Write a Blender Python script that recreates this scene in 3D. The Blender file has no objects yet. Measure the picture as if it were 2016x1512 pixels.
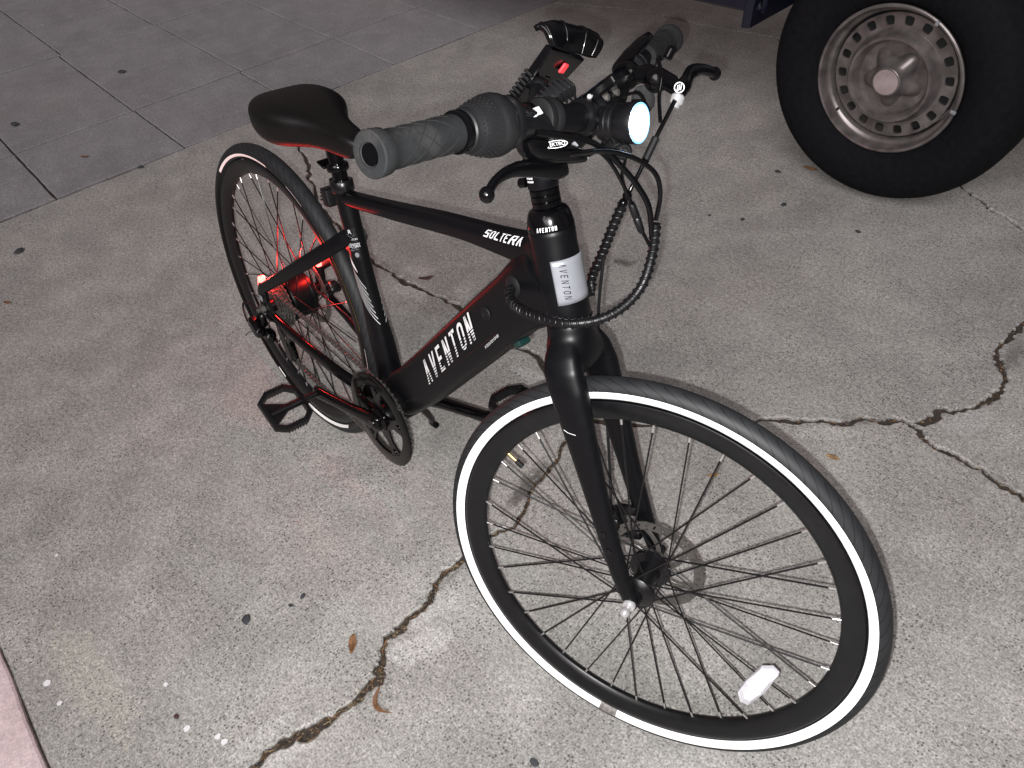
import bpy, bmesh, math, random
from math import sin, cos, pi, radians as R_
from mathutils import Vector, Matrix, noise
random.seed(11)
V = Vector
scene = bpy.context.scene

# ------------------------------------------------------------------ camera
cam_data = bpy.data.cameras.new('camera')
cam = bpy.data.objects.new('camera', cam_data)
scene.collection.objects.link(cam)
cam.matrix_world = (Matrix.Translation((1.46520616, -0.47919573, 1.39305221))
                    @ Matrix.Rotation(0.92809567, 4, 'Z') @ Matrix.Rotation(0.81452517, 4, 'X')
                    @ Matrix.Rotation(-0.1118572, 4, 'Z'))
cam_data.sensor_width = 36.0
cam_data.lens = 0.77824692 * 36.0
cam_data.clip_start = 0.02
cam_data.clip_end = 500.0
scene.camera = cam

# ------------------------------------------------------------------ night sky glow
world = bpy.data.worlds.new('World')
scene.world = world
world.use_nodes = True
wn = world.node_tree
bg = wn.nodes['Background']
sky = wn.nodes.new('ShaderNodeTexSky')
sky.sky_type = 'NISHITA'
sky.sun_disc = False
sky.sun_elevation = R_(-4.0)
sky.sun_rotation = R_(200.0)
mixw = wn.nodes.new('ShaderNodeMixRGB')
mixw.blend_type = 'ADD'
mixw.inputs[0].default_value = 1.0
mixw.inputs[2].default_value = (1.0, 0.79, 0.79, 1.0)     # warm street-light glow of the town
wn.links.new(sky.outputs[0], mixw.inputs[1])
wn.links.new(mixw.outputs[0], bg.inputs[0])
bg.inputs[1].default_value = 0.165

# street lamp behind the photographer: weak, wide, warm
sun_d = bpy.data.lights.new('street_light', 'SUN')
sun_d.energy = 2.1
sun_d.angle = R_(35)
sun_d.color = (1.0, 0.95, 0.96)
sun = bpy.data.objects.new('street_light', sun_d)
scene.collection.objects.link(sun)
sun.rotation_euler = (R_(50), 0, R_(28))

# the phone's own flash, a finger's width from its lens
fl_d = bpy.data.lights.new('phone_flash', 'POINT')
fl_d.energy = 117.0
fl_d.color = (1.0, 0.99, 0.975)
fl_d.shadow_soft_size = 0.004
fl = bpy.data.objects.new('phone_flash', fl_d)
scene.collection.objects.link(fl)
fl.location = (1.4620, -0.4952, 1.3798)

scene.view_settings.view_transform = 'Standard'
scene.view_settings.look = 'None'
scene.view_settings.exposure = 0.0
scene.view_settings.gamma = 1.0
scene.view_settings.use_curve_mapping = False

# ------------------------------------------------------------------ materials
def nmat(name):
    m = bpy.data.materials.new(name)
    m.use_nodes = True
    nt = m.node_tree
    return m, nt, nt.nodes, nt.links, nt.nodes['Principled BSDF']

def mat(name, col, rough=0.5, metal=0.0, spec=0.5, var=0.12, scale=60.0, bump=0.0, bscale=400.0, coat=0.0, dust=0.0):
    """plain material with a little procedural variation of colour and gloss, optional fine relief and dust"""
    m, nt, N, L, b = nmat(name)
    tc = N.new('ShaderNodeTexCoord')
    nz = N.new('ShaderNodeTexNoise'); nz.inputs['Scale'].default_value = scale; nz.inputs['Detail'].default_value = 5
    L.new(tc.outputs['Object'], nz.inputs['Vector'])
    ramp = N.new('ShaderNodeValToRGB')
    c0 = [max(0, c * (1 - var)) for c in col]; c1 = [min(1, c * (1 + var)) for c in col]
    ramp.color_ramp.elements[0].position = 0.3; ramp.color_ramp.elements[1].position = 0.7
    ramp.color_ramp.elements[0].color = (*c0, 1); ramp.color_ramp.elements[1].color = (*c1, 1)
    L.new(nz.outputs['Fac'], ramp.inputs['Fac'])
    out = ramp.outputs['Color']
    if dust > 0:
        n2 = N.new('ShaderNodeTexNoise'); n2.inputs['Scale'].default_value = 23; n2.inputs['Detail'].default_value = 8; n2.inputs['Roughness'].default_value = .7
        L.new(tc.outputs['Object'], n2.inputs['Vector'])
        r2 = N.new('ShaderNodeValToRGB'); r2.color_ramp.elements[0].position = .5; r2.color_ramp.elements[1].position = .85
        L.new(n2.outputs['Fac'], r2.inputs['Fac'])
        ml = N.new('ShaderNodeMath'); ml.operation = 'MULTIPLY'; ml.inputs[1].default_value = dust
        L.new(r2.outputs['Color'], ml.inputs[0])
        mx = N.new('ShaderNodeMixRGB'); mx.inputs[2].default_value = (.24, .22, .2, 1)
        L.new(ml.outputs[0], mx.inputs[0]); L.new(out, mx.inputs[1]); out = mx.outputs[0]
    L.new(out, b.inputs['Base Color'])
    mr = N.new('ShaderNodeMapRange'); mr.inputs['To Min'].default_value = max(.02, rough - .07); mr.inputs['To Max'].default_value = min(1, rough + .07)
    L.new(nz.outputs['Fac'], mr.inputs['Value']); L.new(mr.outputs[0], b.inputs['Roughness'])
    b.inputs['Metallic'].default_value = metal
    b.inputs['Specular IOR Level'].default_value = spec
    b.inputs['Coat Weight'].default_value = coat
    if bump > 0:
        n3 = N.new('ShaderNodeTexNoise'); n3.inputs['Scale'].default_value = bscale; n3.inputs['Detail'].default_value = 3
        L.new(tc.outputs['Object'], n3.inputs['Vector'])
        bp = N.new('ShaderNodeBump'); bp.inputs['Strength'].default_value = bump; bp.inputs['Distance'].default_value = .001
        L.new(n3.outputs['Fac'], bp.inputs['Height']); L.new(bp.outputs[0], b.inputs['Normal'])
    return m

def emit_mat(name, col, strength):
    m, nt, N, L, b = nmat(name)
    b.inputs['Base Color'].default_value = (*[min(1, c) for c in col], 1)
    b.inputs['Emission Color'].default_value = (*col, 1)
    b.inputs['Emission Strength'].default_value = strength
    return m

def concrete(name, light, dark, speck=.55, grain=1.0, stain=(.09, .085, .08), stain_amt=.35, spots=()):
    m, nt, N, L, b = nmat(name)
    g = N.new('ShaderNodeNewGeometry')
    def nz(scale, det=4, rough=.55):
        n_ = N.new('ShaderNodeTexNoise'); n_.inputs['Scale'].default_value = scale; n_.inputs['Detail'].default_value = det; n_.inputs['Roughness'].default_value = rough
        L.new(g.outputs['Position'], n_.inputs['Vector']); return n_
    def ramp(sock, p0, p1, c0, c1):
        r = N.new('ShaderNodeValToRGB'); e = r.color_ramp.elements
        e[0].position = p0; e[1].position = p1; e[0].color = (*c0, 1); e[1].color = (*c1, 1)
        L.new(sock, r.inputs['Fac']); return r.outputs['Color']
    def mix(fac, a, bb, mode='MIX'):
        x = N.new('ShaderNodeMixRGB'); x.blend_type = mode
        for s_, v_ in ((0, fac), (1, a), (2, bb)):
            if hasattr(v_, 'is_output'): L.new(v_, x.inputs[s_])
            elif isinstance(v_, (tuple, list)): x.inputs[s_].default_value = (*v_, 1)
            else: x.inputs[s_].default_value = v_
        return x.outputs[0]
    def mul(s_, k):
        x = N.new('ShaderNodeMath'); x.operation = 'MULTIPLY'; L.new(s_, x.inputs[0])
        if hasattr(k, 'is_output'): L.new(k, x.inputs[1])
        else: x.inputs[1].default_value = k
        return x.outputs[0]
    big = nz(2.3, 6, .6).outputs['Fac']
    base = ramp(big, .3, .72, dark, light)
    # blotches a hand wide
    bl = nz(9.5, 7, .65).outputs['Fac']
    base = mix(mul(ramp(bl, .45, .75, (0, 0, 0), (1, 1, 1)), .5), base, tuple(c * 1.28 for c in light))
    # dark stains in loose patches
    st = nz(1.35, 8, .62).outputs['Fac']
    base = mix(mul(ramp(st, .55, .8, (0, 0, 0), (1, 1, 1)), stain_amt), base, stain)
    # rust-pink and grey-green tints
    ti = nz(.9, 4).outputs['Fac']
    base = mix(mul(ramp(ti, .5, .8, (0, 0, 0), (1, 1, 1)), .18), base, (light[0] * 1.12, light[1] * .93, light[2] * .84))
    # single stains and pale cement smears with a place of their own: (x, y, half length, half width, turn, colour, strength)
    for i_, (sx, sy, rl, rw_, an, scol, amt) in enumerate(spots):
        mp = N.new('ShaderNodeMapping'); mp.vector_type = 'TEXTURE'
        mp.inputs['Location'].default_value = (sx, sy, 0); mp.inputs['Rotation'].default_value = (0, 0, R_(an)); mp.inputs['Scale'].default_value = (rl, rw_, 1)
        L.new(g.outputs['Position'], mp.inputs['Vector'])
        ln = N.new('ShaderNodeVectorMath'); ln.operation = 'LENGTH'; L.new(mp.outputs[0], ln.inputs[0])
        wob = N.new('ShaderNodeMath'); wob.operation = 'MULTIPLY_ADD'; L.new(nz(14 + i_ * 1.7, 6, .65).outputs['Fac'], wob.inputs[0]); wob.inputs[1].default_value = 1.5; L.new(ln.outputs['Value'], wob.inputs[2])
        soft = .16 if scol[0] > .2 else .5
        base = mix(mul(ramp(mul(wob.outputs[0], .4), (1.55 - soft) * .4, 1.55 * .4, (1, 1, 1), (0, 0, 0)), amt), base, scol)
    # sand grain: two sizes
    gr = nz(240, 2, .6).outputs['Fac']
    base = mix(grain, base, ramp(gr, .34, .66, (.66, .66, .66), (1.3, 1.3, 1.3)), 'MULTIPLY')
    g2 = nz(95, 3, .6).outputs['Fac']
    base = mix(grain, base, ramp(g2, .33, .67, (.78, .78, .78), (1.2, 1.2, 1.2)), 'MULTIPLY')
    # dark aggregate specks, denser in some places
    vo = N.new('ShaderNodeTexVoronoi'); vo.inputs['Scale'].default_value = 165; L.new(g.outputs['Position'], vo.inputs['Vector'])
    sep = N.new('ShaderNodeSeparateColor'); L.new(vo.outputs['Color'], sep.inputs[0])
    pick = ramp(sep.outputs[0], .62, .68, (0, 0, 0), (1, 1, 1))
    dist = ramp(vo.outputs['Distance'], .22, .42, (1, 1, 1), (0, 0, 0))
    area = ramp(nz(5.5, 5, .6).outputs['Fac'], .36, .6, (.3, .3, .3), (1, 1, 1))
    fac = mul(mul(mul(pick, dist), area), speck)
    base = mix(fac, base, (.035, .033, .032))
    v3 = N.new('ShaderNodeTexVoronoi'); v3.inputs['Scale'].default_value = 330; L.new(g.outputs['Position'], v3.inputs['Vector'])
    sp3 = N.new('ShaderNodeSeparateColor'); L.new(v3.outputs['Color'], sp3.inputs[0])
    f3 = mul(mul(mul(ramp(sp3.outputs[2], .58, .66, (0, 0, 0), (1, 1, 1)), ramp(v3.outputs['Distance'], .3, .55, (1, 1, 1), (0, 0, 0))), area), speck * .5)
    base = mix(f3, base, (.05, .047, .045))
    # pale sand grains
    v2 = N.new('ShaderNodeTexVoronoi'); v2.inputs['Scale'].default_value = 120; L.new(g.outputs['Position'], v2.inputs['Vector'])
    sp2 = N.new('ShaderNodeSeparateColor'); L.new(v2.outputs['Color'], sp2.inputs[0])
    f2 = mul(mul(ramp(sp2.outputs[1], .972, .98, (0, 0, 0), (1, 1, 1)), ramp(v2.outputs['Distance'], .2, .4, (1, 1, 1), (0, 0, 0))), .4)
    base = mix(f2, base, (.6, .58, .54))
    L.new(base, b.inputs['Base Color'])
    b.inputs['Roughness'].default_value = .82
    b.inputs['Specular IOR Level'].default_value = .3
    bp = N.new('ShaderNodeBump'); bp.inputs['Strength'].default_value = .5; bp.inputs['Distance'].default_value = .0016
    hsum = N.new('ShaderNodeMath'); hsum.operation = 'ADD'
    L.new(gr, hsum.inputs[0]); L.new(mul(fac, -1.2), hsum.inputs[1])
    L.new(hsum.outputs[0], bp.inputs['Height']); L.new(bp.outputs[0], b.inputs['Normal'])
    return m

PALE = (.41, .405, .39); DARK = (.05, .045, .04)
SPOTS = [(.70, -.20, .10, .04, 70, PALE, .8), (.66, -.12, .08, .03, 80, PALE, .7), (.70, -.48, .12, .03, 95, PALE, .7), (.645, -.50, .10, .025, 90, PALE, .55), (-.24, .46, .10, .04, 10, PALE, .6), (-.30, .54, .07, .035, 20, PALE, .5), (-.12, .56, .06, .03, 0, PALE, .5),
         (.30, .46, .10, .03, 5, PALE, .6), (.93, .80, .10, .025, 42, PALE, .45), (1.13, 1.05, .09, .05, 70, PALE, .4), (.32, -.70, .22, .06, 5, (.34, .33, .29), .6), (.555, .215, .13, .035, 105, DARK, .75), (.13, .985, .05, .03, 30, DARK, .7), (.97, .90, .08, .025, 45, DARK, .45), (1.10, 1.33, .10, .03, 95, DARK, .4), (1.25, .93, .16, .022, 0, DARK, .35), (.62, -.06, .14, .02, 95, DARK, .35), (-.45, .48, .3, .02, 0, DARK, .35)]
M = {}
M['drive'] = concrete('driveway concrete', (.335, .328, .310), (.222, .218, .208), .8, spots=SPOTS)
M['walk'] = concrete('pavement concrete', (.236, .234, .242), (.178, .176, .182), .3, .7)
M['pink'] = concrete('pink coping concrete', (.56, .455, .46), (.44, .35, .355), .1, .4, (.36, .27, .275), .45)
M['soil'] = mat('crack dirt', (.035, .026, .019), .95, var=.6, scale=120, bump=1.0, bscale=300)
M['far'] = mat('asphalt', (.05, .05, .05), .9, var=.3, scale=80)
M['frame'] = mat('satin black paint', (.0016, .00175, .0024), .40, spec=.2, var=.1)
M['gloss'] = mat('gloss black', (.0014, .0014, .0017), .17, spec=.28, var=.1)
M['alloy_black'] = mat('anodised black alloy', (.003, .003, .0036), .3, metal=.0, spec=.4)
M['plastic'] = mat('black plastic', (.0028, .0028, .0034), .38, spec=.32, bump=.15, bscale=900)
M['rubber'] = mat('black rubber', (.004, .004, .0047), .62, spec=.25, bump=.25, bscale=700)
M['grip'] = mat('worn grey grip rubber', (.0105, .0112, .012), .8, spec=.15, var=.25, scale=45, bump=.3, bscale=600, dust=.12)
M['grip_cut'] = mat('grip groove rubber', (.008, .0085, .009), .85, spec=.2)
M['knurl'] = mat('twist grip rubber', (.0055, .0058, .0066), .5, spec=.28, dust=.02)
M['spoke'] = mat('black spoke steel', (.004, .004, .0045), .3, spec=.4)
M['nipple'] = mat('nickel', (.62, .61, .6), .3, metal=.85)
M['steel'] = mat('brushed steel', (.42, .41, .4), .34, metal=.9, bump=.1)
M['dark_steel'] = mat('dark steel', (.085, .08, .075), .36, metal=.45, var=.3)
M['chain'] = mat('oily chain steel', (.12, .115, .11), .36, metal=.75, var=.4, scale=300)
M['chrome'] = mat('chrome', (.5, .5, .51), .28, metal=.55, var=.1)
M['brass'] = mat('brass', (.42, .3, .12), .35, metal=.85)
M['white'] = mat('white print', (.62, .62, .63), .5, var=.05)
M['badge'] = mat('satin silver badge', (.23, .24, .265), .34, metal=.3, var=.05)
M['ink'] = mat('black print', (.0022, .0022, .0026), .5, spec=.25)
M['band'] = mat('reflective white tape', (.9, .9, .885), .35, spec=.6, var=.03, scale=90)
M['band_dirty'] = mat('muddy reflective tape', (.16, .15, .14), .6, var=.5, scale=200)
M['yellow'] = mat('yellow sticker and band glint', (.6, .5, .06), .5)
M['amber'] = mat('amber reflector', (.75, .38, .04), .3, bump=.8, bscale=900)
M['reflector'] = mat('clear prismatic reflector', (.6, .6, .64), .22, spec=.8, var=.15, scale=180, bump=.7, bscale=500)
M['red_button'] = mat('red rubber button', (.75, .045, .055), .5)
M['green'] = mat('dark green tape', (.003, .02, .018), .35)
M['saddle'] = mat('satin vinyl', (.0024, .0023, .0021), .44, spec=.26, bump=.2, bscale=1200)
M['van_paint'] = mat('dark blue paint', (.004, .005, .013), .35, spec=.5)
M['van_tyre'] = mat('truck tyre rubber', (.0045, .0045, .0058), .85, spec=.1, var=.3)
M['van_rim'] = mat('grey painted steel wheel', (.135, .122, .12), .34, metal=.5, var=.4, scale=22, dust=.2)
M['van_cap'] = mat('pale worn hub sticker', (.25, .205, .205), .5, var=.2, scale=30)
M['black_void'] = mat('flat black underbody', (.01, .01, .01), .9)  # plain near-black, for the brake drum and axle
M['leaf'] = mat('dry brown leaf', (.16, .075, .032), .7, var=.5, scale=70)
M['leaf_tan'] = mat('dry tan leaf', (.27, .17, .08), .7, var=.4, scale=70)
M['leaf_dark'] = mat('old dark leaf', (.06, .028, .022), .7, var=.4, scale=70)
M['pebble'] = mat('dark stone chip', (.03, .033, .038), .75, var=.4, scale=200)
M['straw'] = mat('straw', (.2, .145, .08), .8, var=.5, scale=40)
M['lamp_on'] = emit_mat('lit lamp', (.86, .95, 1.0), 22.0)
M['tail_on'] = emit_mat('lit tail lamp', (1.0, .085, .07), 9.0)
M['lamp_rim'] = emit_mat('lit reflector rim', (.16, .5, 1.0), 1.3)
M['glass'] = mat('dark display glass', (.01, .012, .02), .12, spec=.6)

# ------------------------------------------------------------------ mesh helpers
COL = scene.collection
def link(o, parent=None):
    COL.objects.link(o)
    if parent is not None: o.parent = parent
    return o

def empty(name, mtx=None, parent=None):
    o = bpy.data.objects.new(name, None); o.empty_display_size = .05
    link(o, parent)
    if mtx is not None: o.matrix_local = mtx
    return o

def tag(o, label=None, cat=None, group=None, kind=None):
    if label: o['label'] = label
    if cat: o['category'] = cat
    if group: o['group'] = group
    if kind: o['kind'] = kind
    return o

def frame_of(d):
    d = d.normalized()
    a = V((0, 0, 1)) if abs(d.z) < .9 else V((1, 0, 0))
    u = d.cross(a).normalized()
    return u, d.cross(u).normalized()

def spline(pts, n=8):
    """Catmull-Rom through the points"""
    P = [V(p) for p in pts]; out = []
    for i in range(len(P) - 1):
        p0 = P[i - 1] if i else P[0] * 2 - P[1]; p1 = P[i]; p2 = P[i + 1]
        p3 = P[i + 2] if i + 2 < len(P) else P[-1] * 2 - P[-2]
        for k in range(n):
            t = k / n
            out.append(.5 * ((2 * p1) + (p2 - p0) * t + (2 * p0 - 5 * p1 + 4 * p2 - p3) * t * t + (3 * p1 - p0 - 3 * p2 + p3) * t ** 3))
    out.append(P[-1]); return out

def sgnpow(x, e): return math.copysign(abs(x) ** e, x)

class MB:
    def __init__(s, mtx=None): s.v = []; s.f = []; s.mi = []; s.M = mtx or Matrix(); s.m = 0
    def add(s, vs, fs):
        b = len(s.v); s.v += [s.M @ V(p) for p in vs]
        for f in fs: s.f.append([b + i for i in f]); s.mi.append(s.m)
        return s
    def loft(s, rings, cap=True, closed=False):
        n = len(rings[0]); vs = [p for r in rings for p in r]; fs = []; k = len(rings)
        for i in range(k if closed else k - 1):
            a = i * n; b = ((i + 1) % k) * n
            for j in range(n): fs.append([a + j, a + (j + 1) % n, b + (j + 1) % n, b + j])
        if cap and not closed:
            fs.append(list(range(n))[::-1]); fs.append([(k - 1) * n + j for j in range(n)])
        return s.add(vs, fs)
    def tube(s, path, r, seg=10, cap=True, closed=False):
        P = [V(p) for p in path]; n = len(P); rings = []
        t0 = (P[1] - P[0]).normalized(); u, w = frame_of(t0)
        for i in range(n):
            if closed: t = (P[(i + 1) % n] - P[i - 1]).normalized()
            else: t = (P[min(i + 1, n - 1)] - P[max(i - 1, 0)]).normalized()
            u = (u - t * u.dot(t)).normalized(); w = t.cross(u)
            rr = r[i] if isinstance(r, (list, tuple)) else (r(i / (n - 1)) if callable(r) else r)
            rings.append([P[i] + (u * cos(2 * pi * j / seg) + w * sin(2 * pi * j / seg)) * rr for j in range(seg)])
        return s.loft(rings, cap, closed)
    def lathe(s, prof, seg=48, closed=False, c=(0, 0, 0), axis=(0, 1, 0), a0=0.0, a1=2 * pi):
        """profile of (radius, offset along axis)"""
        ax = V(axis).normalized(); u, w = frame_of(ax); c = V(c); n = len(prof); vs = []; fs = []
        full = abs(a1 - a0 - 2 * pi) < 1e-6; cnt = seg if full else seg + 1
        for i in range(cnt):
            t = a0 + (a1 - a0) * i / seg; d = u * cos(t) + w * sin(t)
            vs += [c + d * r + ax * y for r, y in prof]
        for i in range(seg):
            a = i * n; b = ((i + 1) % cnt) * n
            for j in range(n if closed else n - 1): fs.append([a + j, b + j, b + (j + 1) % n, a + (j + 1) % n])
        if not closed and full:
            if prof[0][0] > 1e-6: fs.append([i * n for i in range(cnt)])
            if prof[-1][0] > 1e-6: fs.append([i * n + n - 1 for i in range(cnt)][::-1])
        return s.add(vs, fs)
    def cyl(s, p0, p1, r, seg=16, bev=.0):
        p0 = V(p0); p1 = V(p1); d = p1 - p0; L = d.length; b = min(bev, L * .4, r * .5)
        prof = [(r - b, 0), (r, b), (r, L - b), (r - b, L)] if b else [(r, 0), (r, L)]
        return s.lathe(prof, seg, c=p0, axis=d)
    def rbox(s, c, size, rot=None, r=.002, k=3):
        """box with rounded long edges and chamfered ends; size = full lengths"""
        hx, hy, hz = [q / 2 for q in size]; c = V(c); rot = rot or Matrix.Identity(3); r = min(r, hx * .9, hy * .9, hz * .9)
        def ring(z, ins):
            out = []
            for qx, qy, a0 in ((1, 1, 0), (-1, 1, pi / 2), (-1, -1, pi), (1, -1, 1.5 * pi)):
                for i in range(k):
                    a = a0 + pi / 2 * i / (k - 1)
                    out.append(c + rot @ V((qx * (hx - r) + cos(a) * (r - ins), qy * (hy - r) + sin(a) * (r - ins), z)))
            return out
        return s.loft([ring(-hz, r * .8), ring(-hz + r * .8, 0), ring(hz - r * .8, 0), ring(hz, r * .8)])
    def prism(s, poly, ext):
        n = len(poly); P = [V(p) for p in poly]; e = V(ext)
        return s.add(P + [p + e for p in P], [list(range(n))[::-1], [n + i for i in range(n)]] + [[i, (i + 1) % n, n + (i + 1) % n, n + i] for i in range(n)])
    def sphere(s, c, r, seg=12, scale=(1, 1, 1)):
        c = V(c); vs = [c + V((0, 0, r * scale[2]))]; fs = []; m = seg // 2
        for i in range(1, m):
            t = pi * i / m
            for j in range(seg):
                a = 2 * pi * j / seg
                vs.append(c + V((r * sin(t) * cos(a) * scale[0], r * sin(t) * sin(a) * scale[1], r * cos(t) * scale[2])))
        vs.append(c + V((0, 0, -r * scale[2])))
        for j in range(seg): fs.append([0, 1 + j, 1 + (j + 1) % seg])
        for i in range(m - 2):
            a = 1 + i * seg; b = a + seg
            for j in range(seg): fs.append([a + j, b + j, b + (j + 1) % seg, a + (j + 1) % seg])
        e = 1 + (m - 2) * seg
        for j in range(seg): fs.append([e + j, len(vs) - 1, e + (j + 1) % seg])
        return s.add(vs, fs)
    def mesh(s, name, mats, smooth=38):
        me = bpy.data.meshes.new(name); me.from_pydata([tuple(p) for p in s.v], [], s.f)
        for m_ in (mats if isinstance(mats, (list, tuple)) else [mats]): me.materials.append(m_)
        me.polygons.foreach_set('material_index', s.mi)
        bm = bmesh.new(); bm.from_mesh(me); bmesh.ops.recalc_face_normals(bm, faces=bm.faces); bm.to_mesh(me); bm.free()
        if smooth:
            me.polygons.foreach_set('use_smooth', [True] * len(me.polygons)); me.set_sharp_from_angle(angle=R_(smooth))
        me.update(); return me
    def build(s, name, mats, parent=None, smooth=38):
        return link(bpy.data.objects.new(name, s.mesh(name, mats, smooth)), parent)

def section(c, U, W, a, b, p=2.0, n=28):
    out = []
    for j in range(n):
        t = 2 * pi * j / n
        out.append(c + U * (a * sgnpow(cos(t), 2 / p)) + W * (b * sgnpow(sin(t), 2 / p)))
    return out

# flat writing -------------------------------------------------------------
def clip_band(poly, lo, hi):
    def half(P, f):
        out = []
        for i in range(len(P)):
            a, b = P[i - 1], P[i]; fa, fb = f(a), f(b)
            if fa >= 0 and fb >= 0: out.append(b)
            elif fa >= 0 > fb or fb >= 0 > fa:
                t = fa / (fa - fb); q = (a[0] + (b[0] - a[0]) * t, a[1] + (b[1] - a[1]) * t)
                out.append(q)
                if fb >= 0: out.append(b)
        return out
    P = half(poly, lambda q: q[1] - lo)
    return half(P, lambda q: hi - q[1]) if P else []

def bar(x0, y0, x1, y1, t): return [(x0, y0), (x0 + t, y0), (x1 + t, y1), (x1, y1)]
def rect(x0, y0, x1, y1): return [(x0, y0), (x1, y0), (x1, y1), (x0, y1)]
def glyph(ch, t=.17, w=.56):
    if ch == 'A': return [bar(0, 0, .16, 1, t), bar(w - t, 0, .16 + .02, 1, t)]
    if ch == 'V': return [bar(.16, 0, 0, 1, t), bar(.18, 0, w - t, 1, t)]
    if ch == 'E': return [rect(0, 0, t, 1), rect(t, .87, w - .06, 1), rect(t, .44, w - .12, .57), rect(t, 0, w - .06, .13)]
    if ch == 'N': return [rect(0, 0, t, 1), bar(w - t * 1.1, 0, t * .1, 1, t), rect(w - t, 0, w, 1)]
    if ch == 'T': return [rect(w / 2 - t / 2, 0, w / 2 + t / 2, 1), rect(0, .87, w, 1)]
    if ch == 'O':
        o = []
        for sy, y0 in ((1, .8), (-1, .2)):
            for i in range(6):
                a, b = pi * i / 6, pi * (i + 1) / 6
                f = lambda ang, r1, r2: (w / 2 + cos(ang) * r1, y0 + sy * sin(ang) * r2)
                q = [f(a, w / 2, .2), f(b, w / 2, .2), f(b, w / 2 - t, .07), f(a, w / 2 - t, .07)]
                o.append(q if sy > 0 else q[::-1])
        return o + [rect(0, .2, t, .8), rect(w - t, .2, w, .8)]
    if ch == 'S': return [rect(0, .84, w, 1), rect(0, .5, t, .84), rect(0, .42, w, .58), rect(w - t, .16, w, .42), rect(0, 0, w, .16)]
    if ch == 'L': return [rect(0, 0, t, 1), rect(t, 0, w, .16)]
    if ch == 'R': return [rect(0, 0, t, 1), rect(t, .84, w, 1), rect(w - t, .5, w, .84), rect(t, .42, w, .56), bar(w - t, 0, w - t * 1.7, .44, t)]
    if ch == 'I': return [rect(0, 0, t, 1)]
    return []

def lettering(text, put, name, m_, parent, step=.78, bands=((-.01, 1.01),), slant=0.0, t=.17, w=.56):
    """put(u, v) -> point on the surface; u runs along the word in letter heights, v up the letters"""
    mb = MB(); x = 0
    for ch in text:
        for q in glyph(ch, t, w):
            for lo, hi in bands:
                c = clip_band(q, lo, hi)
                if len(c) >= 3: mb.add([put(x + px + slant * py, py) for px, py in c], [list(range(len(c)))])
        x += step if ch != 'I' else step * .5
    return mb.build(name, m_, parent, smooth=0)

def font_mesh(text):
    cu = bpy.data.curves.new('writing', 'FONT'); cu.body = text; cu.size = 1.0; cu.align_x = 'CENTER'; cu.align_y = 'CENTER'
    o = bpy.data.objects.new('writing', cu); COL.objects.link(o)
    bpy.context.view_layer.update()
    me = bpy.data.meshes.new_from_object(o.evaluated_get(bpy.context.evaluated_depsgraph_get()))
    bpy.data.objects.remove(o); bpy.data.curves.remove(cu); return me

def writing(text, put, name, m_, parent, sx=1.0, sy=1.0):
    me = font_mesh(text)
    for v in me.vertices: v.co = put(v.co.x * sx, v.co.y * sy)
    me.materials.clear(); me.materials.append(m_); me.name = name
    return link(bpy.data.objects.new(name, me), parent)

# ------------------------------------------------------------------ the ground
def jag(pts, seed, amp=.012, lev=3):
    """roughen a polyline by midpoint displacement"""
    rnd = random.Random(seed); P = [V((x, y)) for x, y in pts]
    for l in range(lev):
        Q_ = [P[0]]
        for a, b in zip(P, P[1:]):
            d = b - a; n_ = V((-d.y, d.x)); ln = max(d.length, 1e-6)
            k = min(amp * (.62 ** l), ln * .16)
            Q_ += [(a + b) / 2 + n_ / ln * rnd.uniform(-k, k), b]
        P = Q_
    return P

def sides(P, width, seed):
    """left and right lip of a crack; width(t) is its full width"""
    rnd = random.Random(seed); L_, R2 = [], []; n = len(P)
    for i, p in enumerate(P):
        d = (P[min(i + 1, n - 1)] - P[max(i - 1, 0)]).normalized(); nn = V((-d.y, d.x)); w = width(i / (n - 1)) / 2
        L_.append(p + nn * w * rnd.uniform(.55, 1.5)); R2.append(p - nn * w * rnd.uniform(.55, 1.5))
    return L_, R2

def slab(name, outline, m_, parent, z=0.0, lip=.004, depth=.028):
    """concrete slab with a worn, rounded rim; outline counter-clockwise"""
    P = [V(q) for q in outline]
    Q_ = [P[0]]
    for q in P[1:]:
        if (q - Q_[-1]).length > .002: Q_.append(q)
    if (Q_[0] - Q_[-1]).length < .002: Q_.pop()
    P = Q_; n = len(P)
    area = sum(P[i - 1].x * P[i].y - P[i].x * P[i - 1].y for i in range(n))
    if area < 0: P.reverse()
    inner = []
    for i in range(n):
        d = P[(i + 1) % n] - P[i - 1]; d = d.normalized() if d.length > 1e-6 else V((1, 0)); inner.append(P[i] + V((-d.y, d.x)) * lip)
    from mathutils.geometry import delaunay_2d_cdt
    tv, te, tf, _, _, _ = delaunay_2d_cdt(inner, [], [list(range(n))], 1, 1e-5)
    vs = [(q.x, q.y, z) for q in tv]; fs = [list(f) for f in tf]
    k0 = len(vs)
    vs += [(q.x, q.y, z) for q in inner] + [(q.x, q.y, z - lip * .8) for q in P] + [(q.x, q.y, z - depth) for q in P]
    for k in (0, 1):
        for i in range(n): fs.append([k0 + k * n + i, k0 + (k + 1) * n + i, k0 + (k + 1) * n + (i + 1) % n, k0 + k * n + (i + 1) % n])
    me = bpy.data.meshes.new(name); me.from_pydata(vs, [], fs); me.materials.append(m_); me.update()
    return link(bpy.data.objects.new(name, me), parent)

g = MB(); g.add([(-300, -300, -.06), (300, -300, -.06), (300, 300, -.06), (-300, 300, -.06)], [[0, 1, 2, 3]])
tag(g.build('ground', M['far'], smooth=0), kind='structure')
g = MB(); g.add([(-7, -4, -.009), (7, -4, -.009), (7, 9, -.009), (-7, 9, -.009)], [[0, 1, 2, 3]])
tag(g.build('soil', M['soil'], smooth=0), kind='structure')

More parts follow.
